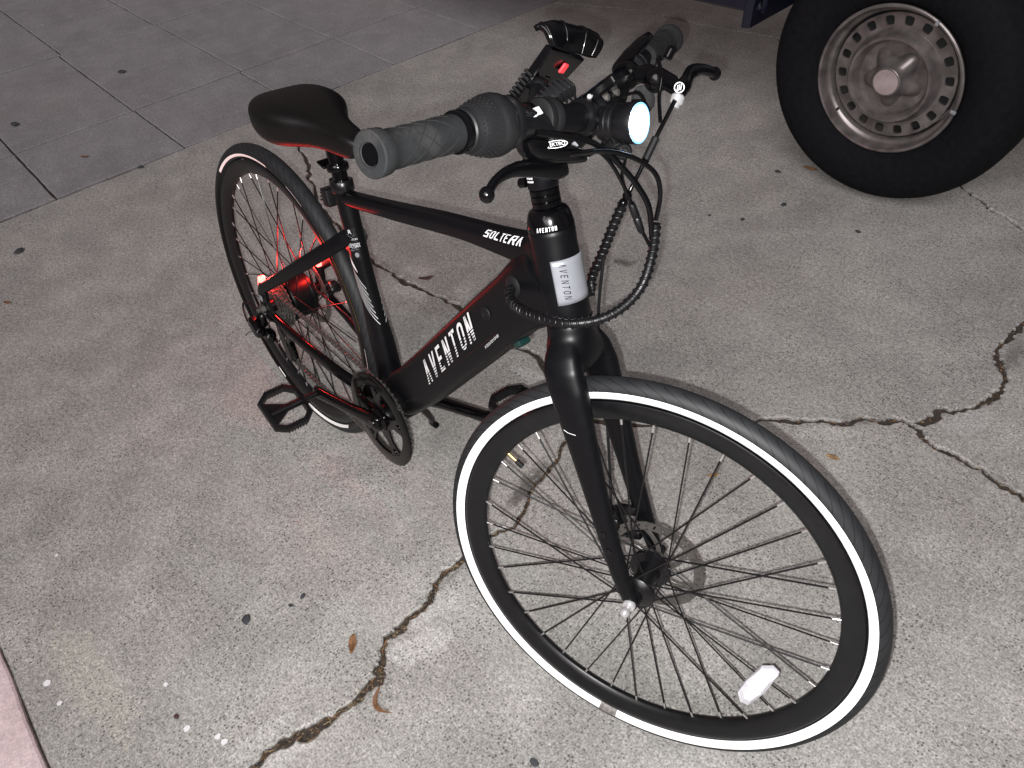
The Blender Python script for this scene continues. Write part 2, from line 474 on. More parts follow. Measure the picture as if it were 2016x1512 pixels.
drive = tag(empty('driveway'), kind='structure')
LX = -1.695                                              # joint between driveway and pavement strip
c1 = [(.72, -.80), (.689, -.622), (.68, -.55), (.684, -.482), (.701, -.408), (.705, -.357), (.696, -.289), (.676, -.267), (.642, -.234), (.634, -.179), (.624, -.108), (.608, -.03), (.603, .028), (.614, .104), (.573, .2), (.546, .32), (.496, .452)]
c2 = [(LX, .851), (-1.304, .697), (-1.134, .635), (-1.012, .595), (-.816, .518), (-.613, .491), (-.447, .469), (-.326, .472), (-.22, .49), (-.08, .514), (.128, .5), (.259, .519), (.496, .452)]
c2b = [(.496, .452), (.642, .56), (.738, .665), (.808, .745), (.869, .797), (.919, .842), (.961, .901), (1.012, .944), (1.054, .956)]
c3 = [(1.054, .956), (1.068, 1.044), (1.124, 1.122), (1.134, 1.162), (1.129, 1.222), (1.102, 1.27), (1.075, 1.308), (1.067, 1.379), (1.065, 1.437), (1.066, 1.503), (1.08, 1.617), (1.15, 1.81)]
c4 = [(1.054, .956), (1.097, .933), (1.129, .928), (1.183, .935), (1.252, .928), (1.316, .916), (1.37, .915), (1.8, .88), (2.6, .9), (3.8, .86), (5.5, .9)]
c5 = [(LX, 2.385), (-1.619, 2.421), (-1.394, 2.517), (-1.219, 2.58), (-1.043, 2.597), (-.739, 2.621), (-.528, 2.665), (-.181, 2.552), (.23, 2.297), (.452, 2.135), (.616, 2.019), (.683, 1.966), (.758, 1.926), (.876, 1.882), (.982, 1.844), (1.15, 1.81), (5.5, 1.2)]
J = {}
def crack(key, pts, seed, width, amp=.013, lev=3):
    P = jag(pts, seed, amp, lev); J[key] = sides(P, width, seed + 50)
crack('c1', c1, 1, lambda t: .015 + .006 * sin(t * 37) if t < .55 else (.012 if t < .8 else .009))
crack('c2', c2, 2, lambda t: .013 + .004 * sin(t * 43))
crack('c2b', c2b, 3, lambda t: .013 + .004 * sin(t * 31))
crack('c3', c3, 4, lambda t: .014 + .005 * sin(t * 29))
crack('c4', c4, 5, lambda t: .012 + .003 * sin(t * 33))
crack('c5', c5, 6, lambda t: .010)
YN = -.812; XF = 5.5; YB = 8.0
l1 = lambda ya, yb, seed: [V((LX + .010, q.y)) + V((q.x - LX, 0)) * .9 for q in jag([(LX, ya), (LX, (ya + yb) / 2), (LX, yb)], seed, .012, 5)]
edge = lambda xa, xb, seed: jag([(xa, YN), ((xa + xb) / 2, YN + .002), (xb, YN)], seed, .005, 5)
L_, R2 = 0, 1
# left of c1 / c2 (rear-wheel side, towards the photographer's left)
s1 = l1(YN, .851, 21) + J['c2'][R2] + list(reversed(J['c1'][L_])) + list(reversed(edge(LX + .009, .70, 22)))
slab('concrete_slab', s1, M['drive'], drive)
# in front of c1, below c2b and c4
s2 = edge(.73, XF, 23) + [V((XF, .88))] + list(reversed(J['c4'][R2])) + list(reversed(J['c2b'][R2])) + list(reversed(J['c1'][R2]))
slab('concrete_slab', s2, M['drive'], drive)
# between c2/c2b/c3 and c5
s3 = list(J['c5'][R2][:len(J['c5'][R2]) * 15 // 16]) + list(reversed(J['c3'][L_])) + list(reversed(J['c2b'][L_])) + list(reversed(J['c2'][L_])) + l1(.86, 2.38, 24)
slab('concrete_slab', s3, M['drive'], drive)
# wedge between c3 and c4
k5 = len(J['c5'][R2]) * 15 // 16
s4 = J['c4'][L_] + list(reversed(J['c5'][R2][k5:])) + list(reversed(J['c3'][R2]))
slab('concrete_slab', s4, M['drive'], drive)
# beyond c5, under the van
s5 = J['c5'][L_] + [V((XF, YB)), V((LX + .009, YB))] + list(reversed(l1(2.39, YB, 25)))
slab('concrete_slab', s5, M['drive'], drive)
# pale pink coping along the near-left edge
cop = tag(empty('coping'), kind='structure')
for xa, xb in ((-1.6, -.42), (-.41, .95), (.96, 2.3), (2.31, 3.65), (3.66, 5.4)):
    s6 = [V((xa, -3.9)), V((xb, -3.9))] + [V((q.x, q.y - .009)) for q in reversed(edge(xa, xb, int(40 + xa * 10)))]
    slab('coping_slab', s6, M['pink'], cop, z=.006)

# scored pavement behind the bike: rows across x, joints across y
pave = tag(empty('pavement'), kind='structure')
XS = [-1.695, -2.228, -3.232, -3.804, -4.81, -5.4]
def prow(xa, xb, ys, seed):
    rnd = random.Random(seed)
    for a, b in zip(ys, ys[1:]):
        o = .0036
        k = lambda: rnd.uniform(-.0015, .0015)
        xs_ = (xb + .0065, xa - .0065)
        def side(p, q, m_):
            return [V(p) + (V(q) - V(p)) * (i / m_) + V((k(), k())) for i in range(m_)]
        c = [(xs_[0], a + o), (xs_[1], a + o), (xs_[1], b - o), (xs_[0], b - o)]
        P = []
        for i in range(4): P += side(c[i], c[(i + 1) % 4], 14)
        slab('pavement_slab', P, M['walk'], pave, z=rnd.uniform(-.0015, .0008), lip=.003)
ys = [-.115 + .513 * i for i in range(-7, 16)]
prow(XS[0], XS[1], ys, 1)
prow(XS[1], XS[2], [-3.7, -3.18, -2.67, -2.16, -1.65, -1.14, -.62, -.115, .394, .922, 1.417, 1.93, 2.44, 2.95, 3.47, 3.98, 4.5, 5.0, 5.6, 6.1, 6.6, 7.1, 7.6], 2)
prow(XS[2], XS[3], [-3.7, -3.18, -2.67, -2.16, -1.65, -1.14, -.62, -.1, .41, .914, 1.43, 1.94, 2.45, 2.96, 3.47, 4.0, 4.5, 5.0, 5.5, 6.0, 6.5, 7.0], 3)
prow(XS[3], XS[4], [-3.7, -3.18, -2.67, -2.16, -1.65, -1.14, -.62, -.1, .41, .914, 1.43, 1.94, 2.45, 2.96, 3.47, 4.0, 4.5, 5.0, 5.5, 6.0, 6.5, 7.0], 4)
prow(XS[4], XS[5], [-3.7, -3.18, -2.67, -2.16, -1.65, -1.14, -.62, -.1, .41, .914, 1.43, 1.94, 2.45, 2.96, 3.47, 4.0, 4.5, 5.0, 5.5, 6.0, 6.5, 7.0], 5)

# paint drops on the concrete
for (x, y), r in zip([(.263, -.767), (.322, -.762), (.43, -.596), (.538, -.602), (.591, -.566), (.608, -.562), (-.031, -.653), (1.252, .313)], (.007, .005, .0045, .006, .006, .006, .004, .008)):
    rnd = random.Random(int(x * 1000)); mb = MB()
    P = [V((x + cos(a) * r * rnd.uniform(.7, 1.15), y + sin(a) * r * rnd.uniform(.7, 1.15), .0004)) for a in [2 * pi * i / 11 for i in range(11)]]
    mb.prism(P, (0, 0, .0012)); mb.build('paint_drop', M['white'], drive, smooth=0)

# straw, grit and needles caught in the cracks
mb = MB(); rnd = random.Random(5)
for key, cnt in (('c1', 900), ('c2', 160), ('c2b', 200), ('c3', 200), ('c4', 160), ('c5', 60)):
    A_, B_ = J[key]
    for i in range(cnt):
        k = rnd.uniform(0, len(A_) - 1.001); i0 = int(k); f = k - i0
        a = A_[i0].lerp(A_[i0 + 1], f); b = B_[i0].lerp(B_[i0 + 1], f); p_ = a.lerp(b, rnd.uniform(.02, .98))
        ln = rnd.uniform(.002, .010) if rnd.random() < .75 else rnd.uniform(.008, .02)
        an = math.atan2(*(reversed((A_[i0 + 1] - A_[i0])[:]))) + rnd.gauss(0, .6); z = rnd.uniform(-.0085, -.0035)
        d = V((cos(an), sin(an), rnd.uniform(-.15, .15))) * ln / 2; c = V((p_.x, p_.y, z)); w = V((-sin(an), cos(an), 0)) * rnd.uniform(.0005, .0016); u = V((0, 0, rnd.uniform(.0006, .002)))
        mb.m = rnd.choices((0, 1, 2, 3), (3, 2.5, 5, 1.6) if key == 'c1' else (.8, 1.6, 6, 1.5))[0]
        q = [c - d - w, c + d - w * .4, c + d + w * .4, c - d + w]
        mb.add(q + [c - d * .6 + u, c + d * .6 + u], [[0, 1, 5, 4], [2, 3, 4, 5], [1, 2, 5], [3, 0, 4]])
tag(mb.build('crack_debris', [M['straw'], M['leaf'], M['soil'], M['pebble']], smooth=0), 'straw, grit and leaf scraps lying in the driveway cracks', 'debris', kind='stuff')

# loose leaves and stone chips -------------------------------------------------
def leaf(x, y, ang, L, W, curl, m_, label, twist=0.0, z=.0005):
    n = 12; vs = []; fs = []
    for i in range(n + 1):
        t = i / n; w = W * (sin(pi * min(1, t * .93 + .05)) ** .8) * (1 - .25 * t) / 2
        u = (t - .5) * L; bend = curl * (u / L) ** 2 * 4
        px = u; py = twist * (t - .5) ** 2 * L * 4
        for k, sgn in enumerate((-1, -.5, 0, .5, 1)):
            vs.append(V((px, py + sgn * w, .0012 + bend + abs(sgn) * w * .35 + .0008 * sin(9 * t + sgn))))
    for i in range(n):
        for k in range(4): a = i * 5 + k; fs.append([a, a + 1, a + 6, a + 5])
    mb = MB(Matrix.Translation((x, y, z)) @ Matrix.Rotation(ang, 4, 'Z')); mb.add(vs, fs)
    mb.tube([V((-L * .5, twist * L, .0015 + curl)), V((0, 0, .0022)), V((L * .5, twist * L, .0015 + curl))], .0006, 5)
    o = mb.build('dry_leaf', m_, smooth=60)
    sm = o.modifiers.new('thickness', 'SOLIDIFY'); sm.thickness = .0004
    return tag(o, label, 'leaf', 'fallen leaves on the concrete')
leaf(.610, -.290, R_(-38), .042, .017, .003, M['leaf'], 'flat reddish brown leaf just left of the debris-filled crack')
leaf(.742, -.325, R_(-14), .060, .011, .006, M['leaf'], 'thin curled brown leaf strip hanging out of the near crack', .35)
leaf(.829, .522, R_(60), .026, .013, .002, M['leaf_tan'], 'small tan leaf scrap seen through the front spokes')
leaf(.981, .746, R_(20), .030, .016, .001, M['leaf_tan'], 'ragged tan leaf scrap to the right of the front tyre')
leaf(-.246, .528, R_(60), .045, .020, .008, M['leaf_dark'], 'dark curled leaf beside the crack between top tube and down tube')
leaf(.398, .514, R_(10), .030, .014, .003, M['leaf_tan'], 'small brown leaf behind the down tube near the far pedal')
leaf(-1.131, -.449, R_(30), .030, .014, .002, M['leaf'], 'small brown leaf at the left edge of the picture')
leaf(.225, 1.79, R_(10), .05, .022, .004, M['leaf'], 'orange brown leaf tucked against the van tyre')
leaf(-1.946, .081, R_(50), .035, .016, .004, M['leaf'], 'tiny brown leaf on the pavement strip left of the saddle')
PB = [(.413, -.417, .0125, 'largest dark stone chip, lying alone left of the near crack'), (.503, -.607, .007, 'small dark brown chip near the white paint drops'), (1.012, -.182, .010, 'dark chip at the bottom edge of the picture'),
      (.447, -.306, .007, 'upper grey stone chip of a pair left of the front tyre'), (.448, -.335, .006, 'lower grey stone chip of a pair left of the front tyre'), (.154, 1.708, .012, 'dark stone chip just left of the van tyre'),
      (.289, 1.549, .012, 'dark chip on the concrete below the van tyre'), (.246, 1.397, .009, 'dark chip between the headlight and the van tyre'), (-1.416, -.33, .02, 'dark flat chip near the left edge below the pavement joint'),
      (-1.671, .206, .013, 'dark chip lying at the pavement joint left of the saddle'), (-2.71, .53, .022, 'dark flat fleck in the middle of the pavement slabs'), (-2.525, -.025, .022, 'dark flat fleck at the far left of the pavement'),
      (.538, 1.564, .010, 'dark chip on the open concrete right of the cable loop'), (.155, 1.35, .007, 'tiny dark chip right of the lit headlamp')]
for i, (x, y, r, lb) in enumerate(PB):
    rnd = random.Random(i); mb = MB(); mb.sphere((0, 0, 0), 1, 8)
    for v in mb.v:
        q = 1 + .35 * noise.noise(v * 1.7 + V((i * 3.1, 0, 0))); v *= q
        v.x *= r * rnd.uniform(.95, 1.05); v.y *= r * .7; v.z = v.z * r * .3 + r * .22
    a = rnd.uniform(0, 6)
    for v in mb.v: v.xy = (v.x * cos(a) - v.y * sin(a) + x, v.x * sin(a) + v.y * cos(a) + y)
    tag(mb.build('stone_chip', M['pebble'] if i != 1 else M['leaf_dark'], smooth=30), lb, 'stone', 'stone chips scattered on the concrete')

# ------------------------------------------------------------------ parked van (wheel, arch and sill in view)
van = tag(empty('parked_van', Matrix.Translation((.436, 1.737, 0)) @ Matrix.Rotation(R_(3.5), 4, 'Z')), 'parked van with a grey steel wheel and black tyre behind the bicycle', 'van')
RV = .376
wheel_v = empty('wheel', Matrix.Translation((0, 0, RV)) @ Matrix.Rotation(R_(12), 4, 'Y'), van)
# outside of the wheel faces -y
mb = MB(); pr = []
for r, y in ((.200, .012), (.212, -.002), (.225, -.016), (.25, -.03), (.28, -.036), (.31, -.034), (.335, -.024), (.350, -.006), (.362, .012), (.370, .03), (.3745, .05), (.376, .075), (.376, .13), (.3745, .155), (.362, .19), (.33, .22), (.26, .226), (.21, .2)): pr.append((r, y))
mb.lathe(pr, 96, closed=True)
for k in range(0):                                                     # shoulder blocks
    a = 2 * pi * k / 60; d = V((cos(a), 0, sin(a))); t = V((-sin(a), 0, cos(a)))
    rot = Matrix((t, V((0, 1, 0)), d)).transposed()
    mb.rbox(d * .3685 + V((0, .04, 0)), (.024, .05, .012), rot, .003)
mb.build('tyre', M['van_tyre'], wheel_v, 50)
mb = MB(); mb.lathe([(.203, .004), (.2085, -.003), (.2085, -.010), (.205, -.0125), (.200, -.011), (.197, -.004), (.1955, .012), (.191, .020), (.186, .0215), (.1825, .026), (.181, .045), (.181, .1), (.2, .1), (.203, .1)], 96, closed=True)
mb.build('rim', M['van_rim'], wheel_v, 50)
# disc with eighteen rounded vent holes
mb = MB(); NH = 18; y0 = .034
for k in range(NH):
    a0 = 2 * pi * k / NH; da = pi / NH; r0, r1 = .134, .1750; rc = .1545
    P8 = lambda t, r: V((cos(a0 + t) * r, y0, sin(a0 + t) * r))
    outer = [P8(-da, r0), P8(0, r0), P8(da, r0), P8(da, rc), P8(da, r1), P8(0, r1), P8(-da, r1), P8(-da, rc)]
    hole = []
    for i in range(16):
        t = 2 * pi * i / 16 + 1.25 * pi
        hole.append(V((sgnpow(cos(t), .55) * .0128, sgnpow(sin(t), .55) * .0128)))
    hp = [P8(q.x / rc, rc + q.y) for q in hole]; hb = [p_ + V((0, .007, 0)) for p_ in hp]
    o16 = []
    for i in range(8): o16 += [outer[i], (outer[i] + outer[(i + 1) % 8]) / 2]
    mb.add(o16 + hp + hb, [[i, (i + 1) % 16, 16 + (i + 1) % 16, 16 + i] for i in range(16)] + [[16 + i, 16 + (i + 1) % 16, 32 + (i + 1) % 16, 32 + i] for i in range(16)])
mb.lathe([(.1752, y0), (.1752, y0 + .02)], 72); mb.f.pop(); mb.f.pop(); mb.mi.pop(); mb.mi.pop()
mb.lathe([(.134, y0), (.131, y0 - .003), (.125, .008), (.119, -.001), (.112, -.001), (.107, .006), (.102, .022), (.100, .040), (.098, .075), (.090, .082), (.0, .082)], 72)
mb.build('vented_disc', M['van_rim'], wheel_v, 45)
mb = MB(); mb.lathe([(.0, .075), (.165, .075), (.172, .08), (.172, .16), (0, .16)], 48); mb.build('brake_drum', M['black_void'], wheel_v)
# five-lobed centre cap
mb = MB(); rings = []
def lobe(r, y, k): return [V((cos(t) * r * (1 + k * cos(5 * t + .5)), y, sin(t) * r * (1 + k * cos(5 * t + .5)))) for t in [2 * pi * j / 60 for j in range(60)]]
for r, y, k in ((.078, .082, .2), (.078, .050, .2), (.076, .038, .2), (.070, .027, .2), (.058, .016, .15), (.047, .004, .07), (.042, -.006, .01), (.0405, -.0125, 0), (.0385, -.0145, 0), (.036, -.0145, 0)): rings.append(lobe(r, y, k))
mb.loft(rings); mb.build('centre_cap', M['van_rim'], wheel_v, 60)
mb = MB(); mb.lathe([(.0, -.0155), (.035, -.0155), (.0355, -.014)], 40); mb.build('cap_sticker', M['van_cap'], wheel_v)
mb = MB(); mb.cyl((-.105, .012, -.147), (-.098, -.012, -.137), .0042, 10, .001); mb.build('valve_stem', M['rubber'], wheel_v)
for a, l in ((R_(74), .013), (R_(2), .016)):
    mb = MB(); mb.rbox((cos(a) * .203, -.014, sin(a) * .203), (.010, .006, l), Matrix.Rotation(pi / 2 - a, 3, 'Y') if a < 1 else None, .002); mb.build('balance_weight', M['badge'], wheel_v)
# axle and body
mb = MB(); mb.cyl((0, .1, RV), (0, 1.6, RV), .045, 20); mb.build('axle', M['black_void'], van)
mb = MB()
arch = [V((cos(pi * i / 24) * .475, 0, RV + .05 + sin(pi * i / 24) * .475)) for i in range(25)]
outl = [V((1.6, 0, .43)), V((1.6, 0, 1.05)), V((1.6, .05, 1.95)), V((-2.6, .05, 1.95)), V((-2.6, 0, 1.05)), V((-2.6, 0, .60))] + [V((-.45, 0, .60))] + [q for q in reversed(arch) if q.z > .605 or q.x > 0] + [V((.475, 0, .43))]
P = [q + V((0, .012, 0)) for q in outl]
for q in P: q.y = .03 + (0 if q.z < 1.06 else .05)
flat = [V((q.x, .03, q.z)) for q in P]
mb.prism(flat, (0, .03, 0)); mb.build('body_side', M['van_paint'], van, 30)
mb = MB(); rr = [[V((cos(pi * i / 24) * r, y, RV + .05 + sin(pi * i / 24) * r)) for i in range(25)] for r, y in ((.475, .03), (.495, .005), (.485, .0), (.468, .012), (.468, .34))]
vs = [p_ for r in rr for p_ in r]; mb.add(vs, [[a * 25 + i, a * 25 + i + 1, (a + 1) * 25 + i + 1, (a + 1) * 25 + i] for a in range(4) for i in range(24)])
mb.build('wheel_arch', M['van_paint'], van, 50)
mb = MB(); mb.rbox((.0, .36, .8), (1.0, .02, .9), None, .004); mb.build('wheel_housing', M['van_paint'], van)
mb = MB(); mb.rbox((-1.47, .045, .55), (2.0, .05, .17), None, .012); mb.tube([V((-.475, .05, .50)), V((-.46, .045, .472)), V((-.445, .04, .472)), V((-.44, .04, .497)), V((-.445, .04, .52))], .009, 8)
mb.build('sill', M['van_paint'], van)

# ------------------------------------------------------------------ the e-bike
RT, R0 = .016, .343; RC = R0 - RT
PHI = -0.11109219
bike = empty('electric_bicycle', Matrix.Translation((0, 0, RT)) @ Matrix.Rotation(PHI, 4, 'X'))
tag(bike, 'matte black electric city bicycle leaning on its kickstand, headlight and red tail lights lit', 'bicycle')
BL = Matrix.Translation((0, 0, RC))                                     # rear-axle frame -> bike frame
hh = V((.890416, .346844, .294717)); nn_ = V((-.329276, .937923, -.108986)); ss = V((-.314223, 0, .949349)); QQ = V((.993805, 0, -.017306 + RC))
FK = Matrix.Translation(QQ) @ Matrix((hh, nn_, ss)).transposed().to_4x4()   # steered fork frame: a forward, b left, c up the steerer
OFF = .046223
def bl(x, y, z): return V((x, y, z))
def part(mb, name, m_, smooth=38, parent=None): return mb.build(name, M[m_] if isinstance(m_, str) else m_, parent or bike, smooth)
def NB(): return MB(BL.copy())
def NF(): return MB(FK.copy())

# ---- wheels
def tyre_mesh():
    mb = MB(); n = 28; pr = []
    for i in range(n):
        t = 2 * pi * i / n; r = RT * (1.0 if abs(((t + pi) % (2 * pi)) - pi) > .5 else .99)
        pr.append((RC + cos(t) * r, sin(t) * RT))
    mb.lathe(pr, 144, closed=True)
    return mb
def tyre_material():
    m, nt, N, L, b = nmat('bicycle tyre rubber with curved tread cuts')
    tc = N.new('ShaderNodeTexCoord'); sp = N.new('ShaderNodeSeparateXYZ'); L.new(tc.outputs['Object'], sp.inputs[0])
    def mth(op, a, b_=None):
        x = N.new('ShaderNodeMath'); x.operation = op
        for i, v in enumerate((a, b_)):
            if v is None: continue
            if hasattr(v, 'is_output'): L.new(v, x.inputs[i])
            else: x.inputs[i].default_value = v
        return x.outputs[0]
    ang = mth('ARCTAN2', sp.outputs[2], sp.outputs[0]); ay = mth('ABSOLUTE', sp.outputs[1])
    # arcs: angle shifted with the square of the distance from the tread's middle
    sh = mth('MULTIPLY', mth('MULTIPLY', ay, ay), 420.0)
    ph = mth('FRACT', mth('MULTIPLY', mth('ADD', ang, sh), 84 / (2 * pi)))
    line = mth('LESS_THAN', ph, .12)
    rad = mth('SQRT', mth('ADD', mth('POWER', sp.outputs[0], 2.0), mth('POWER', sp.outputs[2], 2.0)))
    zone = mth('GREATER_THAN', rad, .3285); mid = mth('GREATER_THAN', ay, .0025)
    cut = mth('MULTIPLY', mth('MULTIPLY', line, zone), mid)
    nz = N.new('ShaderNodeTexNoise'); nz.inputs['Scale'].default_value = 30; nz.inputs['Detail'].default_value = 7; L.new(tc.outputs['Object'], nz.inputs['Vector'])
    r = N.new('ShaderNodeValToRGB'); e = r.color_ramp.elements; e[0].position = .3; e[1].position = .75; e[0].color = (.0075, .0082, .0094, 1); e[1].color = (.0150, .0162, .0182, 1)
    L.new(nz.outputs['Fac'], r.inputs['Fac'])
    mx = N.new('ShaderNodeMixRGB'); L.new(mth('MULTIPLY', cut, .8), mx.inputs[0]); L.new(r.outputs[0], mx.inputs[1]); mx.inputs[2].default_value = (.002, .002, .0024, 1)
    L.new(mx.outputs[0], b.inputs['Base Color']); b.inputs['Roughness'].default_value = .6; b.inputs['Specular IOR Level'].default_value = .35
    bp = N.new('ShaderNodeBump'); bp.inputs['Distance'].default_value = .0012; bp.inputs['Strength'].default_value = .8; bp.invert = True
    L.new(cut, bp.inputs['Height']); L.new(bp.outputs[0], b.inputs['Normal'])
    return m
M['tyre'] = tyre_material()
TY = tyre_mesh().mesh('tyre', M['tyre'], 60)
mb = MB(); mb.lathe([(.3115, -.0118), (.3095, -.0128), (.300, -.0122), (.290, -.0095), (.2825, -.006), (.2795, -.003), (.279, 0), (.2795, .003), (.2825, .006), (.290, .0095), (.300, .0122), (.3095, .0128), (.3115, .0118), (.307, .008), (.307, -.008)], 144, closed=True)
RIM = mb.mesh('rim', M['gloss'], 50)
M['rim'] = mat('satin black rim', (.0035, .0038, .0045), .34, spec=.34, dust=.02)
RIM.materials[0] = M['rim']
def band_mesh(sgn, m_, a_lo, a_hi, th0=0.0, th1=2 * pi, seg=144, rr=RT + .0004):
    mb = MB(); pr = []
    for i in range(7):
        t = a_lo + (a_hi - a_lo) * i / 6; pr.append((RC + cos(t) * rr, sgn * sin(t) * rr))
    full = th1 - th0 > 6.28; cnt = seg if full else seg + 1; vs = []
    for i in range(cnt):
        a = th0 + (th1 - th0) * i / seg
        vs += [V((cos(a) * r, y, sin(a) * r)) for r, y in pr]
    n = len(pr); mb.add(vs, [[i * n + j, ((i + 1) % cnt) * n + j, ((i + 1) % cnt) * n + j + 1, i * n + j + 1] for i in range(seg) for j in range(n - 1)])
    return mb.mesh('reflective_band', m_, 60)
# tube angle measured from outward radial; the band sits low on the sidewall
BA, BB_ = R_(87), R_(136)
BAND_R = band_mesh(-1, M['band'], BA, BB_); BAND_L = band_mesh(1, M['band'], BA, BB_)
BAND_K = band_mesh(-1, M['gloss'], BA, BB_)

def spoke_mesh(kind, fl_r, fl_y, lead, rim_r=.2825):
    mb = MB(); a = lead
    p0 = V((cos(a) * fl_r, fl_y, sin(a) * fl_r)); p1 = V((rim_r, math.copysign(.0015, fl_y), 0))
    d = (p1 - p0).normalized()
    mb.m = 0; mb.tube([p0 - V((0, math.copysign(.0035, fl_y), 0)), p0 + V((0, math.copysign(.0012, fl_y), 0)), p0 + d * .006, p1 - d * .012], .00138, 6)
    mb.m = 1; mb.tube([p1 - d * .014, p1 - d * .0005], .0019, 8)
    return mb.mesh('spoke', [M['spoke'], M['nipple']], 60)

def lacing(parent, kinds, count=36, rot=0.0):
    """kinds: four meshes, two flanges x two slants"""
    for i in range(count):
        o = bpy.data.objects.new('spoke', kinds[i % 4]); link(o, parent)
        o.rotation_euler = (0, -(rot + 2 * pi * i / count), 0)

fw = empty('front_wheel', FK @ Matrix.Translation((OFF, 0, 0)), bike)
link(bpy.data.objects.new('tyre', TY), fw); link(bpy.data.objects.new('rim', RIM), fw)
link(bpy.data.objects.new('reflective_band', BAND_R), fw); link(bpy.data.objects.new('reflective_band', BAND_L), fw)
link(bpy.data.objects.new('scuffed_band', band_mesh(-1, M['band_dirty'], BA, BB_, R_(-112), R_(-106.5), 8, RT + .0009)), fw)
K_ = [spoke_mesh('a', .0235, -.034, R_(58)), spoke_mesh('b', .0285, .022, R_(56)), spoke_mesh('c', .0235, -.031, -R_(58)), spoke_mesh('d', .0285, .025, -R_(56))]
lacing(fw, K_, 36, R_(-1))
mb = MB()
mb.lathe([(.006, -.05), (.0125, -.05), (.013, -.041), (.0165, -.0395), (.0275, -.0355), (.0285, -.034), (.0285, -.031), (.027, -.0295), (.017, -.027), (.0165, .01), (.0185, .017), (.032, .020), (.033, .022), (.033, .025), (.031, .0265), (.023, .029), (.0225, .04), (.012, .041), (.012, .05), (.006, .05)], 40)
mb.build('hub', M['alloy_black'], fw)
# quick-release nut (right) and lever boss (left)
mb = MB(); mb.lathe([(0, -.066), (.0085, -.066), (.0095, -.0645), (.0095, -.060), (.009, -.0585), (0, -.0585)], 24)
mb.lathe([(0, -.0855), (.004, -.0845), (.0068, -.0815), (.0074, -.078), (.0068, -.0745), (.0045, -.0715), (.0042, -.068), (.0055, -.066), (0, -.066)], 24)
mb.build('axle_nut', M['chrome'], fw)
mb = MB(); mb.cyl((0, .056, 0), (0, .075, 0), .008, 20, .0015); mb.rbox((-.012, .07, .022), (.011, .006, .05), Matrix.Rotation(R_(-30), 3, 'Y'), .002); mb.build('release_lever', M['alloy_black'], fw)
def rotor(parent, y, rad=.08):
    mb = MB(); th = .0018
    # outer braking ring with slots: built sector by sector
    ns = 36
    for k in range(ns):
        a0 = 2 * pi * k / ns; da = pi / ns; r0, r1 = rad - .0145, rad
        ob = [(a0 - da, r0), (a0, r0), (a0 + da, r0), (a0 + da, (r0 + r1) / 2), (a0 + da, r1), (a0, r1 + (.0008 if k % 2 else 0)), (a0 - da, r1), (a0 - da, (r0 + r1) / 2)]
        rc = (r0 + r1) / 2; tl = .5 if k % 2 else -.5; hl = []
        for i in range(8):
            t = 2 * pi * i / 8 + 1.25 * pi; ux = cos(t) * .0018; uy = sin(t) * (.0045 if k % 3 else .0022)
            hl.append((a0 + (ux + uy * tl) / rc, rc + uy))
        pt = lambda q, yy: V((cos(q[0]) * q[1], yy, sin(q[0]) * q[1]))
        vs = [pt(q, y) for q in ob] + [pt(q, y) for q in hl] + [pt(q, y + th) for q in ob] + [pt(q, y + th) for q in hl]
        fs = [[i, (i + 1) % 8, 8 + (i + 1) % 8, 8 + i] for i in range(8)] + [[16 + i, 24 + i, 24 + (i + 1) % 8, 16 + (i + 1) % 8] for i in range(8)] + [[8 + i, 8 + (i + 1) % 8, 24 + (i + 1) % 8, 24 + i] for i in range(8)]
        fs += [[4, 5, 21, 20], [5, 6, 22, 21], [0, 1, 17, 16], [1, 2, 18, 17]]
        mb.add(vs, fs)
    for k in range(6):                                                  # swept arms
        a = 2 * pi * k / 6
        for sw in (.55,):
            P = [V((cos(a + sw * t) * (.026 + (rad - .039) * t), y + th / 2, sin(a + sw * t) * (.026 + (rad - .039) * t))) for t in (0, .25, .5, .75, 1)]
            for p0, p1 in zip(P, P[1:]):
                d = p1 - p0; rot = Matrix((d.normalized(), V((0, 1, 0)), d.normalized().cross(V((0, 1, 0))))).transposed()
                mb.rbox((p0 + p1) / 2, (d.length + .002, th, .0075), rot, .0006, 2)
    mb.lathe([(.018, y), (.030, y), (.030, y + th), (.018, y + th)], 36, closed=True)
    o = mb.build('disc_rotor', M['dark_steel'], parent, 30); return o
rotor(fw, .0325)
mb = MB()
for k in range(6):
    a = 2 * pi * k / 6 + .3; mb.cyl((cos(a) * .022, .034, sin(a) * .022), (cos(a) * .022, .0385, sin(a) * .022), .0035, 10, .0006)
mb.build('rotor_bolts', M['steel'], fw)
# valve
a = R_(134.6); d = V((cos(a), 0, sin(a)))
mb = MB(); mb.m = 0; mb.cyl(d * .281, d * .263, .0032, 12, .0004); mb.m = 1; mb.cyl(d * .2635, d * .249, .0042, 10, .001); mb.build('valve', [M['brass'], M['rubber']], fw)
